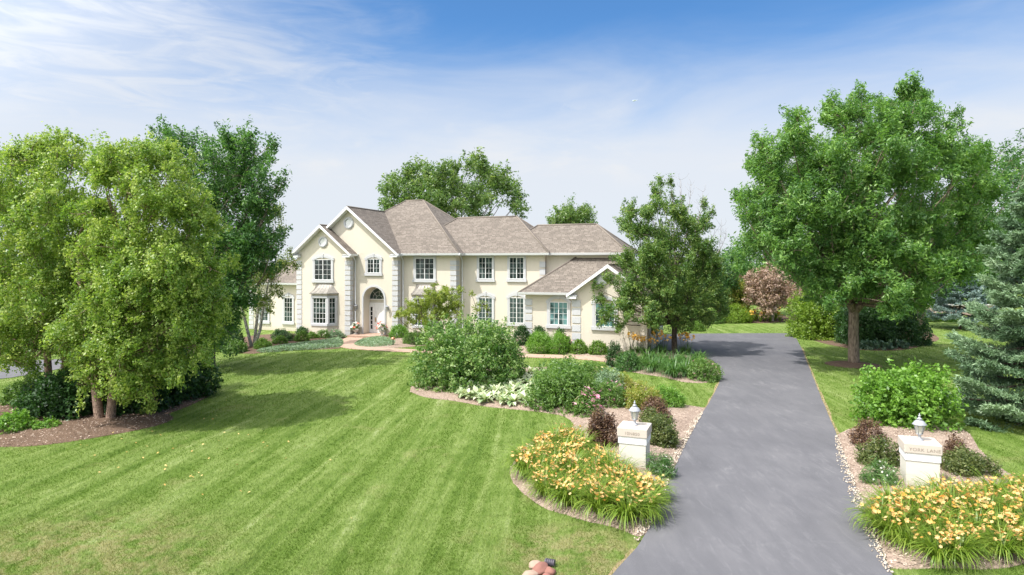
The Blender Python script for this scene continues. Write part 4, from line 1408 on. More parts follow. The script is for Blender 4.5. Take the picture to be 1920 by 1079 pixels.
def lily_proto(name, label, mat, n, length, spread, flowers, fmat, fsize, fh, group, wid=.024, cat='flower'):
    t = thing(name, label, cat, (0, 0, 0), 0, group)
    vs, fs, ti = blades(n, length, wid, spread, .62)
    link('foliage', np_mesh('foliage', vs, fs, ti), M[mat], t)
    if flowers:
        m = MB()
        ps = []
        for k in range(flowers):
            a, r = rng.uniform(0, 6.28), rng.uniform(.05, .32)
            top = Vector((r * math.cos(a), r * math.sin(a), fh * rng.uniform(.78, 1.12)))
            m.tube([(top.x * .2, top.y * .2, 0), (top.x * .6, top.y * .6, top.z * .6), top], [.006, .005, .004], 3)
            ps.append(np.array(top))
            if rng.random() < .35:
                ps.append(np.array(top) + np.array([rng.normal(0, .05), rng.normal(0, .05), -.06]))
        m.build('stalks', M[mat], t, uv=False)
        blooms('blossoms', np.array(ps), fsize, fmat, t, 6, .9)
    return t

def put(proto, spots, scale=(.8, 1.15), first=[]):
    for x, y, z in spots:
        o = proto if proto.name not in first else copy_tree(proto)
        first.append(proto.name)
        o.location = (x, y, z)
        o.rotation_euler = (rng.normal(0, .04), rng.normal(0, .04), rng.uniform(0, 6.28))
        k = rng.uniform(*scale)
        o.scale = (k, k, k * rng.uniform(.9, 1.1))

def pack(poly, dist, n=6000, edge=.1):
    """spread points through an outline at least dist apart"""
    xs = np.array([p[0] for p in poly])
    ys = np.array([p[1] for p in poly])
    x, y = rng.uniform(xs.min(), xs.max(), n), rng.uniform(ys.min(), ys.max(), n)
    k = inside(poly, x, y)
    x, y = x[k], y[k]
    k = edge_dist(poly, x, y) > edge
    res = []
    for a, b in zip(x[k], y[k]):
        if all((a - c) ** 2 + (b - d) ** 2 > dist * dist for c, d in res):
            res.append((a, b))
    return res

def spruce(name, label, base, ht, rad, mat, Y=None, dens=1.0, bare=.35, needle=.13, group=None):
    b = G(*base) if not Y else Vector(((base[0] - 960) / F * Y, Y, 0))
    t = thing(name, label, 'tree', b, 0, group)
    m = MB()
    m.tube([(0, 0, -.1), (0, 0, ht * .3), (.03, 0, ht * .7), (0, 0, ht)], [ht * .022, ht * .017, ht * .009, .01], 8)
    P_, D_, T_ = [], [], []
    z = bare
    while z < ht * .98:
        f = 1 - z / ht
        nb = 5 + int(rng.integers(0, 3))
        a0 = rng.uniform(0, 6.28)
        for k in range(nb):
            L = (rad * (f ** .8) + .12) * rng.uniform(.72, 1.12)
            a = a0 + 6.283 * k / nb + rng.normal(0, .15)
            d = np.array([math.cos(a), math.sin(a), 0])
            q = np.array([-math.sin(a), math.cos(a), 0])
            dr = -.18 * (f - .25)
            path = lambda u: np.array([0, 0, z]) + d * L * u + np.array([0, 0, 1]) * L * (dr * u * 1.7 + .20 * u ** 3 - .16 * u * (1 - u))
            us = np.linspace(0, 1, 7)
            m.tube([path(u) for u in us], [.035 * f + .012] * 3 + [.025 * f + .008] * 2 + [.008, .004], 4, False)
            tone = rng.normal(0, .12)
            n = int(dens * (70 * L + 16))
            u = rng.uniform(.18, 1.0, n) ** .75
            lat = rng.uniform(-1, 1, n) * L * .36 * np.sin(np.pi * np.clip(u, .12, .93)) ** .8
            pp = np.stack([path(x) for x in u]) + q * lat[:, None] + np.array([0, 0, -1]) * (np.abs(lat) * .22 + rng.uniform(0, .10, n))[:, None]
            dd = unit(d * .8 + q * (np.sign(lat) * .7)[:, None] + np.array([0, 0, .25]) + rng.normal(size=(n, 3)) * .25)
            P_.append(pp)
            D_.append(dd)
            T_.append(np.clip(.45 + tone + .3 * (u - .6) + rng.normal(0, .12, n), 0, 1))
        z += .40 + .20 * f * rng.uniform(.7, 1.3)
    m.build('trunk', M['barkd'], t, uv=False)
    c, d, tt = np.concatenate(P_), np.concatenate(D_), np.concatenate(T_)
    per = 10
    n = len(c) * per
    cc, dd, tt = np.repeat(c, per, 0), np.repeat(d, per, 0), np.repeat(tt, per)
    x = rng.uniform(-.5, .9, (n, 1))
    p = cc + dd * x * .24 + rng.normal(size=(n, 3)) * .025
    nd = unit(dd * .9 + rng.normal(size=(n, 3)) * .55)
    nr = unit(np.cross(nd, rng.normal(size=(n, 3))))
    vs, fs = leaf_quads(p + nd * needle * .3, nr, needle * rng.uniform(.7, 1.3, n), .26, 0, nd)
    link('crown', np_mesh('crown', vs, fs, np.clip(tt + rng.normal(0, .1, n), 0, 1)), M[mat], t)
    return t

# ---------------------------------------------------------------- trees
tree('river_birch', 'yellow-green river birch with twin trunks rising from the mulch bed', (197, 790),
     [(265, 300, 38), (320, 318, 45), (228, 330, 42), (203, 305, 25), (290, 395, 70), (365, 405, 50), (382, 500, 52), (300, 495, 78), (225, 470, 70), (180, 560, 60), (260, 585, 75),
      (350, 585, 58), (395, 570, 30), (150, 600, 45), (230, 665, 55), (300, 655, 48), (180, 690, 38), (270, 725, 26), (375, 645, 34), (290, 750, 14), (150, 690, 22), (160, 722, 20), (240, 748, 16), (285, 765, 10), (200, 650, 40), (130, 640, 36), (205, 300, 24), (190, 330, 30), (172, 400, 40), (190, 460, 45), (150, 470, 30), (215, 735, 22), (250, 715, 28), (315, 700, 30)],
     'birch', 'barkr', leaf=.082, aspect=.62, per=46, clump=.32, dens=1.0, trunk=.165, fork=.22, stems=[(-.2, 0, -.9, .2), (.16, .05, .6, -.1)], droop=.8, depth=.6, elong=2.0)
tree('river_birch', 'yellow-green river birch cut off by the left edge, pale trunk showing through', (100, 768),
     [(108, 272, 28), (138, 298, 38), (62, 298, 42), (20, 310, 42), (90, 370, 70), (150, 400, 52), (20, 400, 62), (-40, 350, 55), (60, 470, 70), (130, 495, 52), (-10, 500, 62), (50, 565, 66),
      (108, 600, 44), (0, 625, 48), (60, 648, 36), (25, 675, 24), (-60, 560, 60), (-90, 440, 55), (60, 690, 20), (120, 650, 30), (0, 670, 24), (150, 540, 45)],
     'birch', 'barkr', leaf=.088, aspect=.62, per=42, clump=.36, dens=.85, trunk=.15, fork=.22, stems=[(-.1, 0, -.5, .2), (.2, .1, .4, .1)], droop=.8, depth=.6, elong=2.0)
tree('shade_tree', 'tall dark green tree rising behind the two river birches', (392, 690),
     [(312, 258, 20), (300, 275, 22), (345, 285, 34), (400, 300, 36), (440, 275, 32), (468, 262, 20), (474, 290, 28), (503, 278, 12), (512, 270, 9), (455, 330, 45), (400, 360, 50), (480, 360, 34), (518, 350, 16),
      (532, 336, 9), (450, 410, 52), (500, 400, 26), (430, 480, 62), (474, 465, 42), (508, 462, 20), (516, 440, 20), (500, 500, 20), (415, 560, 56), (446, 550, 36), (395, 620, 44), (420, 612, 34), (380, 480, 55), (360, 380, 45), (345, 560, 55)],
     'ashd', 'bark', leaf=.165, aspect=.40, per=34, clump=.52, dens=.9, trunk=.30, fork=.2, up=.9, depth=.6)
tree('paper_birch', 'pale-leaved paper birch with leaning white trunks at the wing corner', (474, 652),
     [(518, 400, 15), (528, 432, 13), (470, 440, 24), (440, 468, 26), (482, 480, 24), (502, 520, 25), (530, 492, 15), (545, 472, 10), (460, 520, 20), (492, 566, 20), (440, 590, 18), (520, 545, 12), (425, 540, 22), (548, 500, 10)],
     'pbirch', 'barkw', leaf=.11, aspect=.6, per=22, clump=.36, dens=1.15, trunk=.115, fork=.26, stems=[(-.1, 0, -1.5, .3), (.1, 0, 1.3, 0.1), (0, .2, .5, .3)], droop=.9, depth=.5, elong=2.0)
tree('locust_tree', 'broad feathery green tree whose crown stands above the main roof', (850, 591),
     [(735, 362, 24), (762, 330, 26), (776, 318, 14), (790, 345, 36), (820, 335, 30), (850, 345, 36), (850, 310, 14), (880, 306, 15), (892, 300, 8), (905, 330, 30), (935, 335, 24), (952, 355, 26), (966, 385, 20),
      (900, 375, 42), (840, 390, 46), (780, 385, 38), (725, 388, 20), (862, 312, 12), (975, 405, 12)],
     'locust', 'barkd', leaf=.30, aspect=.42, per=20, clump=.75, dens=.95, trunk=.42, fork=.3, up=.25, depth=.65, Y=66)
tree('round_tree', 'small round green tree peeping over the right-hand roof ridge', (1069, 570),
     [(1069, 412, 34), (1045, 418, 22), (1094, 415, 22), (1069, 398, 14), (1052, 400, 14), (1085, 398, 12), (1108, 420, 10), (1069, 450, 40)],
     'locust', 'barkd', leaf=.30, aspect=.4, per=22, clump=.75, dens=.9, trunk=.25, fork=.35, up=.9, depth=.7, Y=85)
pear = tree('pear_tree', 'open-crowned ornamental pear with dark trunk in the lily bed beside the drive', (1265, 663),
     [(1233, 362, 15), (1240, 345, 10), (1257, 340, 10), (1262, 395, 26), (1216, 398, 22), (1184, 395, 17), (1172, 420, 16), (1200, 440, 26), (1242, 448, 34), (1290, 425, 24), (1322, 388, 11), (1332, 400, 10), (1312, 420, 18), (1300, 462, 32),
      (1170, 490, 20), (1202, 500, 34), (1250, 510, 40), (1308, 505, 34), (1336, 525, 18), (1148, 528, 17), (1128, 560, 13), (1180, 550, 34), (1230, 565, 40), (1290, 558, 40), (1338, 560, 24), (1325, 480, 22), (1345, 500, 16), (1225, 480, 32), (1355, 582, 16), (1180, 588, 22), (1226, 600, 26),
      (1288, 598, 30), (1330, 596, 17), (1150, 580, 18), (1115, 540, 10), (1132, 596, 15), (1160, 612, 16), (1168, 560, 24)],
     'pear', 'barkd', leaf=.10, aspect=.6, per=26, clump=.34, dens=1.35, trunk=.17, forked=4, fork=.17, up=.5, depth=.65, elong=1.5)
m = MB()
for x, y, x2, y2 in ((1278, 440, 1276, 338), (1282, 430, 1296, 348), (1300, 450, 1318, 360), (1325, 500, 1344, 432), (1328, 500, 1362, 440), (1330, 510, 1352, 425), (1310, 560, 1345, 530)):
    a, e = P(x, y, 37.6), P(x2, y2, 37.6 + rng.uniform(-.5, .5))
    pts = limb(m, a, e, .025, .006, .12, 6, 4)
    for q in pts[2:]:
        for _ in range(3):
            limb(m, q, q + Vector((rng.normal(0, .28), rng.normal(0, .28), rng.uniform(.2, .6))), .007, .003, .2, 3, 3)
o = m.build('dead_branches', M['deadw'], pear, uv=False)
o.matrix_parent_inverse = Matrix.Translation(-pear.location)
tree('ash_tree', 'big spreading green ash with thick forked trunk right of the drive', (1601, 683),
     [(1494, 222, 16), (1485, 250, 26), (1500, 268, 26), (1552, 200, 14), (1558, 215, 22), (1584, 212, 28), (1615, 178, 12), (1614, 205, 22), (1615, 245, 40), (1652, 190, 11), (1665, 208, 26), (1700, 180, 20), (1716, 168, 16), (1733, 172, 14), (1705, 220, 40), (1735, 210, 18),
      (1778, 232, 13), (1792, 212, 8), (1795, 238, 10), (1660, 270, 42), (1760, 275, 28), (1430, 275, 16), (1414, 300, 18), (1450, 305, 32), (1510, 310, 44), (1580, 310, 50), (1650, 340, 50), (1720, 310, 50), (1790, 305, 36), (1828, 285, 18),
      (1840, 315, 26), (1855, 300, 12), (1395, 378, 15), (1384, 368, 8), (1425, 405, 30), (1440, 350, 34), (1490, 390, 50), (1560, 400, 55), (1640, 420, 55), (1720, 400, 55), (1800, 380, 46), (1845, 360, 28), (1480, 470, 42), (1540, 480, 50),
      (1610, 490, 50), (1690, 480, 55), (1770, 460, 50), (1830, 430, 32), (1560, 535, 32), (1618, 545, 32), (1505, 515, 22), (1680, 540, 38), (1740, 520, 34), (1420, 450, 30), (1540, 552, 22), (1700, 560, 28), (1655, 566, 18), (1560, 566, 18), (1530, 545, 26), (1720, 570, 20), (1600, 520, 34), (1640, 470, 44), (1560, 450, 44), (1850, 460, 30), (1800, 500, 34), (1460, 430, 38)],
     'ash', 'bark', leaf=.19, aspect=.30, per=44, clump=.5, dens=1.3, trunk=.27, fork=.21, forked=4, up=.75, depth=.62)
tree('dark_tree', 'dark tree with grey trunk in its own mulch ring on the far right lawn', (1727, 612),
     [(1740, 480, 45), (1800, 450, 46), (1850, 400, 42), (1880, 330, 30), (1896, 300, 18), (1905, 360, 46), (1925, 320, 40), (1880, 280, 14), (1935, 270, 26), (1830, 500, 38), (1700, 520, 38), (1870, 470, 46), (1918, 420, 46), (1760, 520, 35)],
     'ashd', 'bark', leaf=.24, aspect=.4, per=22, clump=.75, dens=.8, trunk=.28, fork=.3, up=.8, depth=.6)
tree('far_tree', 'light green tree behind the big ash above the dead brown conifer', (1452, 604),
     [(1400, 465, 22), (1430, 450, 34), (1462, 435, 40), (1388, 508, 24), (1440, 505, 40), (1482, 490, 40), (1375, 480, 12)],
     'ash', 'bark', leaf=.24, aspect=.45, per=22, clump=.7, dens=.9, trunk=.25, fork=.3, depth=.6, Y=66)
tree('far_tree', 'dark rounded tree between the pear and the yellow-green shrub', (1340, 607),
     [(1340, 520, 26), (1366, 528, 28), (1350, 560, 30), (1318, 560, 26), (1380, 560, 18), (1335, 495, 12)],
     'dark', 'barkd', leaf=.2, aspect=.5, per=22, clump=.6, dens=.9, trunk=.2, fork=.2, depth=.7, Y=60)
tree('dead_conifer', 'dead brown conifer standing behind the far orange lily bed', (1447, 603),
     [(1440, 540, 32), (1418, 532, 20), (1470, 545, 28), (1408, 552, 16), (1440, 570, 26), (1478, 562, 18), (1456, 515, 14), (1430, 514, 12), (1403, 515, 8), (1495, 545, 12)],
     'brown', 'deadw', leaf=.22, aspect=.38, per=20, clump=.5, dens=.85, trunk=.2, fork=.2, depth=.6, up=.4)
tl = [(-110, 470, 5.0), (-20, 500, 4.2), (90, 505, 4.4), (200, 480, 5.2), (300, 500, 4.4), (430, 520, 3.6), (1310, 520, 3.2), (1560, 480, 5.2), (1650, 500, 4.8), (1900, 470, 5.5), (1990, 430, 6), (1375, 500, 4.6), (1720, 500, 5), (1800, 490, 5.4), (1480, 500, 4.6), (240, 520, 5)]
lab = ['far background tree partly hidden at the left edge', 'far tree seen through the gap beside the left birch', 'far tree behind the left birch trunk', 'far tree behind the twin birch trunks', 'far tree behind the right side of the birch crown',
       'low far tree left of the paper birch', 'low far tree behind the pear trunk', 'far tree directly behind the ash trunk', 'far tree behind the right half of the ash crown', 'far tree behind the tall spruce', 'far tree at the right edge beyond the spruce', 'far tree in the gap between the pear and the dead conifer', 'far tree left of the grey trunk on the far lawn', 'far tree above the low brick wall', 'far tree directly behind the dead brown conifer', 'far tree behind the dark shrubs of the birch bed']
for (px, py, rm), lb in zip(tl, lab):
    y_ = rng.uniform(76, 96)
    r_ = rm / y_ * F
    tree('far_tree', lb, (px, 570), [(px, py + 22, r_ * .8), (px - r_ * .6, py + 48, r_ * .6), (px + r_ * .6, py + 48, r_ * .6), (px + r_ * .2, py - r_ * .2, r_ * .5)],
         'ashd', 'barkd', leaf=.36, aspect=.5, per=18, clump=1.0, dens=.8, trunk=.25, fork=.25, depth=.7, Y=y_, twig=False, group='trees beyond the garden')
spruce('blue_spruce', 'tall blue-green spruce with layered boughs at the right edge', (1962, 792), 9.1, 3.1, 'needle', dens=1.9)
spruce('blue_spruce', 'silvery blue spruce beyond the far right lawn', (1800, 618), 5.6, 3.2, 'blue', dens=.8, bare=1.3, needle=.17)

# ---------------------------------------------------------------- shrubs under the birches
shrub('viburnum', 'large dark shrub at the right end of the birch bed', (335, 757), 140, 125, 'dark', .11, .6, 3.4, .2, .3, flat=1.1, lobes=6)
shrub('viburnum', 'dark shrub right behind the twin birch trunks', (262, 782), 140, 105, 'dark', .11, .6, 3.4, .2, .3, lobes=6)
shrub('viburnum', 'dark shrub left of the twin birch trunks', (120, 795), 150, 112, 'dark', .11, .6, 3.4, .2, .3, lobes=6)
shrub('viburnum', 'dark green shrub at the back of the birch bed near the side road', (60, 765), 100, 60, 'mid', .1, .6, 2.2, .2, .3)
shrub('low_shrub', 'low lime green plant at the left edge of the birch bed', (22, 820), 90, 46, 'lime', .075, .6, 2.2, .12, .3)
shrub('low_shrub', 'small fresh green plant in front of the dark birch-bed shrubs', (85, 812), 50, 26, 'lime', .07, .6, 2.2, .1, .3)
shrub('rose_bush', 'pink flowering bush beyond the side road left of the birch trunk', (128, 668), 40, 24, 'mid', .1, .6, 2.2, .15, flower=('red', 34, .09))
shrub('rose_bush', 'pink flowering bush beyond the side road right of the birch trunk', (192, 666), 50, 22, 'mid', .1, .6, 2.2, .15, flower=('pink', 46, .09))
shrub('yew', 'dark evergreen shrub left of the paper birch trunks', (425, 660), 70, 48, 'dark', .1, .5, 2.4, .2)
shrub('low_shrub', 'low green plant at the foot of the dark tree by the lawn', (440, 664), 46, 26, 'mid', .08, .5, 2.2, .14)
# ---------------------------------------------------------------- planting along the house front
BX = 'clipped boxwood balls along the house front'
for px, py, wd, ht, mt, lb in (
        (492, 657, 34, 21, 'box', 'loose green boxwood nearest the paper birch trunk'), (525, 648, 28, 18, 'box', 'round boxwood ball under the narrow wing window'),
        (566, 643, 27, 21, 'box', 'round boxwood ball left of the bay window foot'), (586, 638, 22, 16, 'box', 'small boxwood ball below the bay window'),
        (1087, 666, 38, 28, 'box', 'front boxwood ball left of its pair beside the brick path'), (1122, 668, 40, 28, 'box', 'front boxwood ball right of its pair beside the brick path'),
        (1096, 657, 26, 30, 'box', 'back boxwood ball between the two garage windows'), (1112, 657, 28, 28, 'box', 'middle boxwood ball behind the front pair'),
        (1138, 656, 28, 28, 'box', 'back boxwood ball below the right garage window'), (1306, 622, 34, 18, 'box', 'lone round shrub at the far corner of the parking court')):
    shrub('boxwood', lb, (px, py), wd, ht, mt, .06, .6, 2.6, .11, .2, group=None, cat='boxwood')
shrub('holly', 'dark shrub against the wing wall under the narrow window', (528, 640), 36, 22, 'dark', .08, .55, 2.4, .16)
shrub('holly', 'dark shrub at the left corner quoin of the front gable', (567, 629), 24, 15, 'dark', .08, .55, 2.4, .16)
shrub('holly', 'dark shrub between two boxwood balls at the gable corner', (548, 642), 20, 16, 'dark', .08, .55, 2.4, .14)
shrub('spirea', 'feathery pinkish shrub right of the bay window', (630, 636), 34, 17, 'silver', .07, .4, 1.8, .14, flower=('pink', 12, .05), spiky=.4)
shrub('spirea', 'feathery pale shrub under the middle of the bay window', (605, 637), 26, 18, 'mid', .07, .4, 1.8, .14, flower=('wht', 8, .05), spiky=.4)
shrub('azalea', 'light green shrub right of the front door', (748, 637), 36, 28, 'lime', .075, .5, 2.2, .14)
shrub('yew', 'low clipped dark green yew beneath the chartreuse maple', (780, 648), 50, 25, 'mid', .06, .4, 2.6, .12, .12)
shrub('holly', 'dark rounded shrub at the left garage wing corner', (978, 650), 36, 38, 'dark', .08, .55, 2.4, .16)
shrub('holly', 'dark rounded shrub left of the garage wing window', (1012, 652), 32, 40, 'dark', .08, .55, 2.4, .16)
shrub('holly', 'small dark shrub under the garage wing window', (1051, 654), 26, 36, 'dark', .08, .55, 2.4, .14)
shrub('tall_perennial', 'tall fresh green perennial clump left of the pink phlox', (1012, 664), 48, 38, 'lime', .14, .16, 1.9, .2, .15, spiky=1.2, cat='plant')
shrub('tall_perennial', 'tall fresh green perennial clump right of its twin', (1047, 665), 44, 38, 'lime', .14, .16, 1.9, .2, .15, spiky=1.2, cat='plant')
shrub('phlox', 'dark leaved phlox with pink heads beside the boxwood pair', (1062, 662), 26, 32, 'mid', .09, .3, 2.0, .15, flower=('pink', 12, .07), spiky=.5, cat='flower')
shrub('hedge_plant', 'olive green bushy plant between the phlox and the garage gable', (1150, 660), 26, 28, 'mid', .08, .4, 2.0, .14, spiky=.5)
# ground covers
def mat_cover(name, label, poly, mat, n, leaf, h):
    x0 = [p[0] for p in poly]
    y0 = [p[1] for p in poly]
    x, y = rng.uniform(min(x0), max(x0), n * 3), rng.uniform(min(y0), max(y0), n * 3)
    k = inside(poly, x, y)
    x, y = x[k][:n], y[k][:n]
    d = edge_dist(poly, x, y)
    z = .02 + h * (1 - np.exp(-d / .25)) * rng.uniform(.5, 1.1, len(x))
    p = np.stack([x, y, z], 1)
    nr = unit(rng.normal(size=(len(x), 3)) * .6 + np.array([0, 0, 1]))
    vs, fs = leaf_quads(p, nr, leaf * rng.uniform(.6, 1.3, len(x)), .45, .05)
    o = link(name, np_mesh(name, vs, fs, np.clip(rng.normal(.5, .22, len(x)), 0, 1)), M[mat])
    return tag(o, label, 'ground cover', kind='stuff')
mat_cover('ground_cover', 'silvery green mat of ground cover left of the brick path', catmull(gp([(478, 660), (510, 653), (560, 646), (600, 641), (636, 636), (644, 642), (636, 652), (590, 656), (540, 659), (500, 662)]), 4), 'silver', 14000, .10, .20)
mat_cover('ground_cover', 'silvery green mat of ground cover right of the brick path', catmull(gp([(664, 646), (672, 640), (690, 636), (715, 634), (738, 638), (744, 645), (735, 650), (700, 652), (672, 650)]), 4), 'silver', 7000, .10, .20)

# small chartreuse maples before the second bay
tree('maple', 'airy chartreuse maple in front of the second bay window', (812, 650),
     [(765, 585, 17), (745, 590, 9), (790, 575, 20), (815, 560, 20), (840, 555, 18), (860, 545, 10), (830, 585, 20), (800, 600, 16), (770, 605, 10), (850, 580, 15), (815, 538, 7), (860, 570, 8)],
     'maple', 'barkd', leaf=.10, aspect=.5, per=24, clump=.26, dens=.85, trunk=.07, fork=.2, stems=[(-.1, 0, -.9, 0), (.05, .05, .3, .1), (.12, 0, 1.0, 0)], up=.05, depth=.6, elong=1.3)
tree('maple', 'thin chartreuse sapling crossing the ground floor window right of the maple', (868, 648),
     [(860, 570, 9), (862, 590, 9), (885, 555, 8), (895, 580, 12), (905, 570, 10), (915, 582, 8), (875, 605, 11), (855, 610, 9)],
     'maple', 'barkd', leaf=.09, aspect=.5, per=14, clump=.24, dens=.6, trunk=.045, fork=.2, stems=[(-.1, 0, -.4, 0), (.1, 0, .8, 0)], up=.05, depth=.6, elong=1.3)

# ---------------------------------------------------------------- island bed
shrub('dogwood', 'huge rounded variegated dogwood shrub at the lawn end of the island bed', (880, 740), 246, 152, 'dogw', .12, .5, 2.8, .24, .25, tvar=.3, flat=.85, lobes=8)
hp = []
for i in range(3):
    t = thing('hosta', 'cream-edged hosta in the pale drift beside the dogwood', 'hosta', (0, 0, 0), 0, 'cream-edged hostas in the island bed')
    vs, fs, ti = blades(40, .42, .20, 1.9, .5, 4, .08)
    link('foliage', np_mesh('foliage', vs, fs, ti), M['hosta'], t)
    hp.append(t)
used = []
hosta_poly = catmull(gp([(862, 744), (878, 724), (930, 708), (985, 704), (1016, 712), (1012, 745), (992, 764), (940, 762), (890, 756)]), 4)
for i, (x, y) in enumerate(pack(hosta_poly, .38, 3000, .05)):
    put(hp[i % 3], [(x, y, .08)], (.85, 1.2), used)
shrub('peony', 'tall mixed green perennial bush right of the cream hostas', (1058, 776), 136, 98, 'mid', .12, .36, 3.2, .2, .3, spiky=.5, lobes=6, cat='plant')
shrub('peony', 'grey-green variegated bush behind the tall green perennial', (1062, 748), 130, 76, 'dogw', .11, .42, 2.8, .2, .3, spiky=.4, lobes=6, flower=('gold_bloom', 0, .1) if False else None)
shrub('artemisia', 'pale silver feathery plant behind the pink coneflowers', (1142, 752), 64, 56, 'silver', .10, .25, 2.0, .16, .3, spiky=1.0, cat='plant')
shrub('yellow_daylily', 'green clump with pale yellow blooms at the back of the island bed', (1108, 722), 70, 38, 'mid', .12, .2, 2.0, .16, flower=('cream', 9, .09) if 'cream' in M else ('orange', 7, .08), spiky=.8, cat='flower')
shrub('coneflower', 'pink coneflowers in full bloom beside the brown ninebark', (1104, 789), 58, 52, 'mid', .12, .3, 2.0, .14, flower=('pink', 60, .072), spiky=1.0, cat='flower')
shrub('coneflower', 'dark green coneflower clump with scattered pink blooms', (1144, 774), 70, 56, 'mid', .11, .3, 2.1, .16, flower=('pink', 18, .066), spiky=.6, cat='flower')
shrub('spirea', 'golden spirea with russet tips at the back of the island bed', (1166, 750), 60, 48, 'gold', .065, .4, 2.2, .15, .3, spiky=.4)
shrub('spirea', 'golden green spirea directly behind the left pillar lantern', (1204, 778), 78, 60, 'gold', .07, .4, 2.9, .15, .3, spiky=.4, lobes=6)
shrub('spirea', 'green spirea at the right end of the island bed', (1250, 772), 70, 46, 'lime', .065, .4, 2.3, .15, .3, spiky=.3)
shrub('ninebark', 'tall brown-purple ninebark left of the left pillar', (1127, 850), 60, 92, 'purple', .055, .5, 2.6, .14, .3, spiky=.8, lobes=4, tvar=.3)
shrub('ninebark', 'brown-purple ninebark right behind the left pillar', (1230, 800), 58, 54, 'purple', .055, .5, 2.0, .14, .35, spiky=.6, tvar=.3)
shrub('weigela', 'olive green shrub right of the left pillar', (1238, 845), 74, 70, 'olive', .065, .5, 2.9, .15, .3, spiky=.5, lobes=5, tvar=.28)
shrub('weigela', 'small olive green shrub between ninebark and left pillar shrub', (1222, 812), 52, 44, 'olive', .065, .5, 2.0, .14, .35, spiky=.5)

def lily_bed(poly, dist, protos, used, scale=(.8, 1.15)):
    for i, (x, y) in enumerate(pack(poly, dist, 5000, .12)):
        put(protos[i % len(protos)], [(x, y, .06)], scale, used)
lily_l = [lily_proto('daylily', 'apricot flowering daylily clump in the drift left of the driveway', 'strap', 190, .84, 1.95, k, 'orange', .046, .47, 'apricot daylilies left of the driveway') for k in (19, 25, 9, 15)]
lily_r = [lily_proto('daylily', 'apricot flowering daylily clump in the drift right of the driveway', 'strap', 190, .84, 1.95, k, 'orange', .046, .46, 'apricot daylilies right of the driveway') for k in (17, 24, 9, 14)]
used = []
ll_poly = catmull(gp([(992, 872), (1008, 850), (1045, 832), (1080, 838), (1106, 858), (1132, 882), (1165, 905), (1205, 920), (1240, 924), (1240, 940), (1228, 975), (1195, 994), (1140, 986), (1085, 970), (1030, 948), (985, 915), (968, 880)]), 4)
lily_bed(ll_poly, .39, lily_l, used)
lr_poly = catmull(gp([(1640, 975), (1660, 955), (1695, 946), (1760, 944), (1830, 930), (1880, 928), (1950, 934), (2040, 950), (2040, 1025), (1960, 1045), (1890, 1058), (1820, 1066), (1750, 1066), (1680, 1036), (1636, 995)]), 4)
lily_bed(lr_poly, .39, lily_r, used)
# grassy clump with white stars beside the left pillar, another by the right pillar
shrub('chives', 'grassy dark green clump with small white flowers beside the left pillar foot', (1240, 900), 52, 42, 'strapd', .22, .07, 2.0, .16, .15, spiky=1.6, flower=('wht', 22, .03), cat='flower')
shrub('chives', 'grassy green clump with white flowers left of the right pillar', (1650, 918), 60, 44, 'strapd', .22, .07, 2.0, .16, .15, spiky=1.6, flower=('wht', 26, .03), cat='flower')

# ---------------------------------------------------------------- right bed
shrub('viburnum', 'bright lime green rounded shrub behind the right pillar', (1694, 812), 178, 146, 'lime', .12, .6, 3.2, .24, .3, flat=.9, lobes=8)
shrub('ninebark', 'dark purple ninebark at the drive edge left of the right pillar', (1627, 846), 62, 58, 'purple', .055, .5, 2.1, .14, .35, spiky=.6, tvar=.3)
shrub('ninebark', 'brown-purple ninebark behind the right pillar shoulder', (1792, 872), 44, 50, 'purple', .055, .5, 2.0, .14, .35, spiky=.6, tvar=.3)
shrub('weigela', 'olive green shrub with white flecks left of the right pillar', (1650, 884), 80, 60, 'olive', .065, .5, 2.1, .15, .35, spiky=.6, flower=('wht', 24, .028), tvar=.28)
shrub('weigela', 'olive green shrub right of the right pillar', (1810, 905), 104, 64, 'olive', .065, .5, 2.8, .15, .3, spiky=.6, lobes=5, tvar=.28)
# ---------------------------------------------------------------- bed under the pear tree
used = []
iris = [lily_proto('iris', 'dark green strap-leaved clump under the pear tree', 'strapd', 150, .85, 1.85, 0, None, 0, 0, 'green strap-leaved clumps under the pear tree', .03, 'plant') for _ in range(2)]
for px, py in ((1190, 694), (1206, 690), (1222, 700), (1236, 696), (1252, 704), (1264, 710), (1276, 700), (1246, 688), (1262, 692), (1216, 682), (1286, 708), (1290, 690), (1276, 684), (1232, 682), (1298, 696), (1306, 686), (1314, 680)):
    q = G(px, py)
    put(iris[(px // 2) % 2], [(q.x, q.y, .06)], (1.0, 1.4), used)
lo = [lily_proto('daylily', 'tangerine daylily clump behind the pear trunk', 'strapd', 70, .65, 1.0, k, 'tang', .085, .95, 'tangerine daylilies by the pear tree', cat='flower') for k in (12, 9)]
used = []
for px, py in ((1186, 668), (1196, 665), (1206, 667), (1216, 664), (1226, 668), (1236, 665), (1244, 668), (1280, 668), (1290, 669)):
    q = G(px, py)
    put(lo[px % 2], [(q.x, q.y, .06)], (.9, 1.2), used)
shrub('phlox', 'dark green bushy perennial at the path end of the pear bed', (1152, 690), 32, 46, 'dark', .10, .35, 2.2, .16, spiky=.6, cat='plant')
shrub('phlox', 'dark green leafy clump left of the strap-leaved plants', (1176, 698), 46, 40, 'ashd', .10, .3, 2.1, .16, spiky=.7, cat='plant')
shrub('peony', 'light green rounded clump with pink blooms at the drive edge of the pear bed', (1318, 717), 66, 42, 'mid', .12, .3, 2.2, .16, spiky=.3, flower=('pink', 8, .06), cat='flower')
shrub('feather_grass', 'tall feathery ornamental grass by the garage corner', (1186, 660), 46, 52, 'plume', .32, .075, 2.2, .3, .1, spiky=2.2, cat='grass clump', tvar=.3)
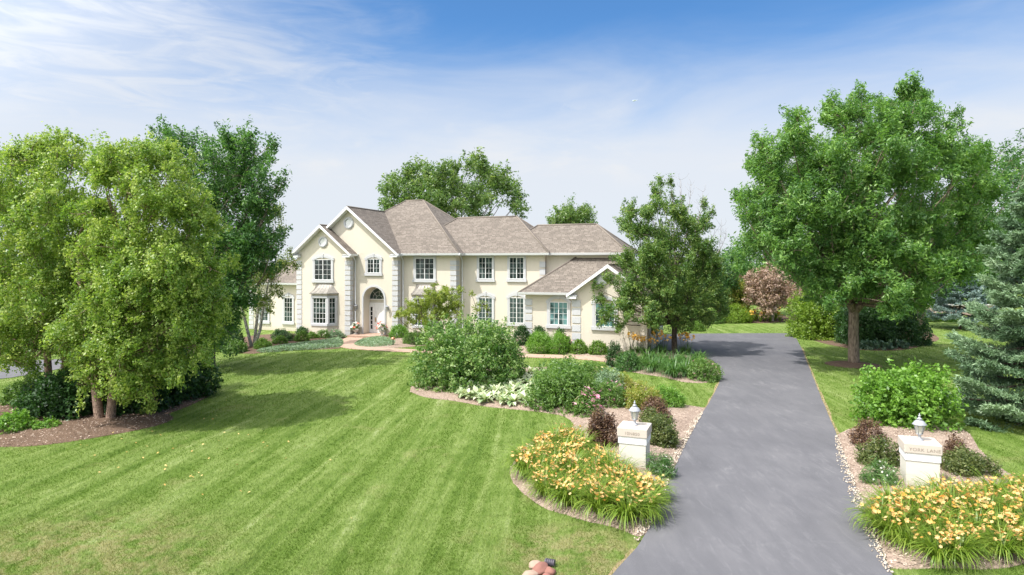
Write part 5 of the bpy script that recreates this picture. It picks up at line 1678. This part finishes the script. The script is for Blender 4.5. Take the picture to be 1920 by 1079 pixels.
# ---------------------------------------------------------------- right background
shrub('lilac', 'sunlit yellow-green hedge shrub left of the ash trunk', (1540, 640), 116, 112, 'hedge', .13, .55, 3.3, .3, .28, flat=1.1, lobes=7)
shrub('lilac', 'dark green hedge shrub right behind the ash trunk', (1622, 652), 116, 104, 'dark', .13, .55, 3.0, .3, .3, lobes=6)
shrub('lilac', 'dark green hedge shrub at the right end of the shrub group', (1685, 650), 104, 92, 'dark', .13, .55, 3.0, .3, .3, lobes=6)
for px, py, lb in ((1630, 657, 'blue-green hosta left of its neighbours behind the ash trunk'), (1656, 657, 'blue-green hosta in the middle of the low row by the hedge'), (1682, 655, 'blue-green hosta at the right end of the low row by the hedge')):
    shrub('hosta', lb, (px, py), 34, 18, 'hostab', .2, .45, 2.0, .2, .2, cat='hosta')
shrub('forsythia', 'yellow-green arching shrub left of the dead brown conifer', (1384, 604), 46, 78, 'gold', .16, .4, 2.0, .35, .35, spiky=.5)
shrub('juniper', 'dark green spreading juniper below the yellow-green shrub', (1372, 607), 74, 34, 'hedge', .14, .3, 2.2, .3, .3)
shrub('juniper', 'green spreading juniper left of the far lily mound', (1330, 608), 56, 26, 'mid', .14, .4, 2.2, .3, .3)
fl = lily_proto('daylily', 'orange and yellow daylily clump in the far mound beyond the court', 'strap', 60, .8, 1.0, 9, 'tang', .10, .8, 'daylilies in the far mound', cat='flower')
used = []
for px, py in [(1398 + 9.2 * i, 604.5 - i * .45 + (i % 2) * 2.2) for i in range(8)] + [(1402 + 9 * i, 600.5 - .5 * i) for i in range(7)]:
    q = G(px, py)
    put(fl, [(q.x, q.y, .02)], (.9, 1.2), used)
shrub('hydrangea', 'white-flowered bush against the far brick wall', (1770, 604), 40, 16, 'lime', .14, .5, 2.2, .25, flower=('wht', 30, .12), cat='flower')
shrub('hydrangea', 'green bush with few white blooms left of the white-flowered one', (1742, 604), 30, 15, 'mid', .14, .5, 2.2, .25, flower=('wht', 6, .1), cat='flower')
t = thing('garden_wall', 'low tan brick wall with grey cap beyond the far right lawn', 'wall', P(1790, 590, 66) * Vector((1, 1, 0)), 0) if False else None
q = Vector(((1790 - 960) / F * 66, 66, 0))
t = thing('garden_wall', 'low tan brick wall with grey cap beyond the far right lawn', 'wall', q)
MB().box(-4.2, 4.6, -.15, .15, -.1, 1.0).build('wall', M['oldbrick'], t)
MB().box(-4.3, 4.7, -.22, .22, 1.002, 1.12).build('cap', M['urn'], t)

# ---------------------------------------------------------------- small things
def planter(px, py, lab, fm):
    q = G(px, py)
    zb = .165
    y = F * (H - zb) / (py - HZ)
    q = Vector(((px - 960) / F * y, y, zb))
    t = thing('planter', lab, 'planter', q)
    MB().lathe([(.16, 0), (.16, .04), (.07, .09), (.08, .14), (.2, .28), (.24, .36), (.2, .38)], 16).build('urn', M['urn'], t)
    n = 60
    d = sph(n)
    d[:, 2] = np.abs(d[:, 2])
    cen = d * np.array([.34, .34, .42]) * rng.uniform(.6, 1, (n, 1)) + np.array([0, 0, .40])
    foliage('foliage', cen, d, .14, .07, 8, .08, .5, 'mid', t, d)
    k = d[:, 2] > .1
    blooms('blossoms', cen[k] + d[k] * .09, .095, fm[0], t)
    blooms('blossoms', cen[k][:fm[2]] + d[k][:fm[2]] * .13 + np.array([0, 0, .05]), .1, fm[1], t)
planter(667, 627, 'stone urn of white and red flowers left of the front door', ('wht', 'red', 7))
planter(716, 629, 'stone urn of white and red flowers right of the front door', ('wht', 'red', 14))
q = G(737, 649)
t = thing('path_light', 'copper mushroom path light beside the silvery ground cover', 'path light', q)
MB().tube([(0, 0, -.05), (0, 0, .42)], [.03, .03], 8).build('stake', M['black'], t)
MB().lathe([(.03, .40), (.13, .42), (.15, .46), (.12, .53), (.05, .57), (.001, .58)], 14).build('lamp_shade', M['coplight'], t)

def rock(px, py, r, mt, lab, k):
    q = G(px, py)
    m = MB()
    n, s = 10, 14
    prm = rng.normal(size=(4, 3))
    vs = []
    for i in range(n + 1):
        for j in range(s):
            d = Vector((math.sin(math.pi * i / n) * math.cos(2 * math.pi * j / s), math.sin(math.pi * i / n) * math.sin(2 * math.pi * j / s), math.cos(math.pi * i / n)))
            w_ = 1 + sum(.10 * math.sin(2.2 * d.dot(Vector(p)) + z) for z, p in enumerate(prm))
            vs.append((d.x * r * w_ * k, d.y * r * w_, d.z * r * .62 * w_ + r * .4))
    fs = [(i * s + j, (i + 1) * s + j, (i + 1) * s + (j + 1) % s, i * s + (j + 1) % s) for i in range(n) for j in range(s)]
    m.add(vs, fs, True)
    o = m.build('rock', M[mt], None, q, uv=False)
    o.rotation_euler = (0, 0, rng.uniform(0, 3))
    tag(o, lab, 'rock')
for a in ((1014, 1073, .13, 'rock1', 'largest red-brown cobble of the small pile at the lawn edge', 1.4), (1030, 1076, .10, 'rock1', 'red cobble at the right of the small pile', 1.1), (1003, 1064, .10, 'rock2', 'tan cobble at the back of the small pile', 1.3),
          (994, 1081, .095, 'rock2', 'pale cobble at the left front of the small pile', 1.4), (1024, 1089, .10, 'rock1', 'red-brown cobble at the front of the small pile', 1.2), (1010, 1092, .09, 'rock1', 'small dark red cobble at the front of the pile', 1.2)):
    rock(*a)
q = G(1040, 1063)
m = MB()
for k in range(5):
    m.tube([(k * .035, 0, .06), (k * .035 + .02, 0, .06)], [.066, .066], 10).tube([(k * .035 + .02, 0, .06), (k * .035 + .035, 0, .06)], [.055, .055], 10)
o = m.build('drain_pipe', M['pipe'], None, q, uv=False)
o.rotation_euler = (0, 0, R(160))
tag(o, 'short black corrugated drain pipe beside the cobble pile', 'drain pipe')
# a light aircraft far off in the sky
q = P(1190, 189, 1150)
t = thing('airplane', 'tiny white airplane flying in the blue sky', 'airplane', q, R(8))
MB().tube([(-5, 0, 0), (-4.4, 0, .1), (-2, 0, .1), (2, 0, .25), (4.5, 0, .5), (5.2, 0, .6)], [.12, .5, .75, .7, .35, .15], 10).build('fuselage', M['plane'], t, uv=False)
MB().prism([(-1.2, -6), (.2, -6), (.8, 0), (.2, 6), (-1.2, 6), (-1.8, 0)], -.25, .0, axis='z').build('wing', M['plane'], t, uv=False)
MB().prism([(4.2, -2), (5.0, -2), (5.2, 2), (4.2, 2)], .5, .6, axis='z').prism([(3.9, .5), (5.2, .5), (5.5, 2.2), (4.8, 2.2)], -.06, .06).build('tail', M['plane'], t, uv=False)

# ---------------------------------------------------------------- turf blades and fallen leaves
def turf(n):
    px, py = rng.uniform(-150, 2070, n), rng.uniform(612, 1125, n)
    y = F * H / (py - HZ)
    x = (px - 960) / F * y
    k = np.ones(n, bool)
    for poly in keepout:
        k &= ~inside(poly, x, y)
    x, y = x[k], y[k]
    m = len(x)
    hgt = rng.uniform(.028, .058, m) * np.clip(y / 20, .85, 1.5)
    wd = .005 * np.clip(y / 12, .9, 3.2) * rng.uniform(.7, 1.3, m)
    lane = np.sign(np.sin((x * math.cos(.07) - y * math.sin(.07)) * 2 * math.pi / 1.45 + .8 * np.sin(y * .13)))
    ln = np.stack([rng.normal(0, .5, m), lane * .42 + rng.normal(0, .45, m)], 1) * hgt[:, None]
    a = rng.uniform(0, 6.28, m)
    q = np.stack([np.cos(a), np.sin(a)], 1) * wd[:, None]
    p = np.stack([x, y], 1)
    z = np.zeros((m, 1))
    vs = np.stack([np.concatenate([p - q, z], 1), np.concatenate([p + q, z], 1), np.concatenate([p + ln, hgt[:, None]], 1)], 1).reshape(-1, 3)
    fs = np.arange(m * 3).reshape(m, 3)
    o = link('grass', np_mesh('grass', vs, fs, np.clip(rng.normal(.45, .25, m), 0, 1)), M['blade'])
    tag(o, 'short mown grass blades of the lawn', 'grass', kind='stuff')
turf(480000)
n = 90
px, py = rng.normal(300, 130, n), rng.normal(810, 60, n)
k = (px > -50) & (py > 690) & (py < 1000)
pts = np.array([list(G(a, b)) for a, b in zip(px[k], py[k])]) + np.array([0, 0, .05])
vs, fs = leaf_quads(pts, unit(rng.normal(size=(len(pts), 3)) * .3 + np.array([0, 0, 1])), .08, .6, .05)
tag(link('fallen_leaves', np_mesh('fallen_leaves', vs, fs, rng.random(len(pts))), M['fallen']), 'scattered yellow leaves fallen below the river birches', 'leaves', kind='stuff')
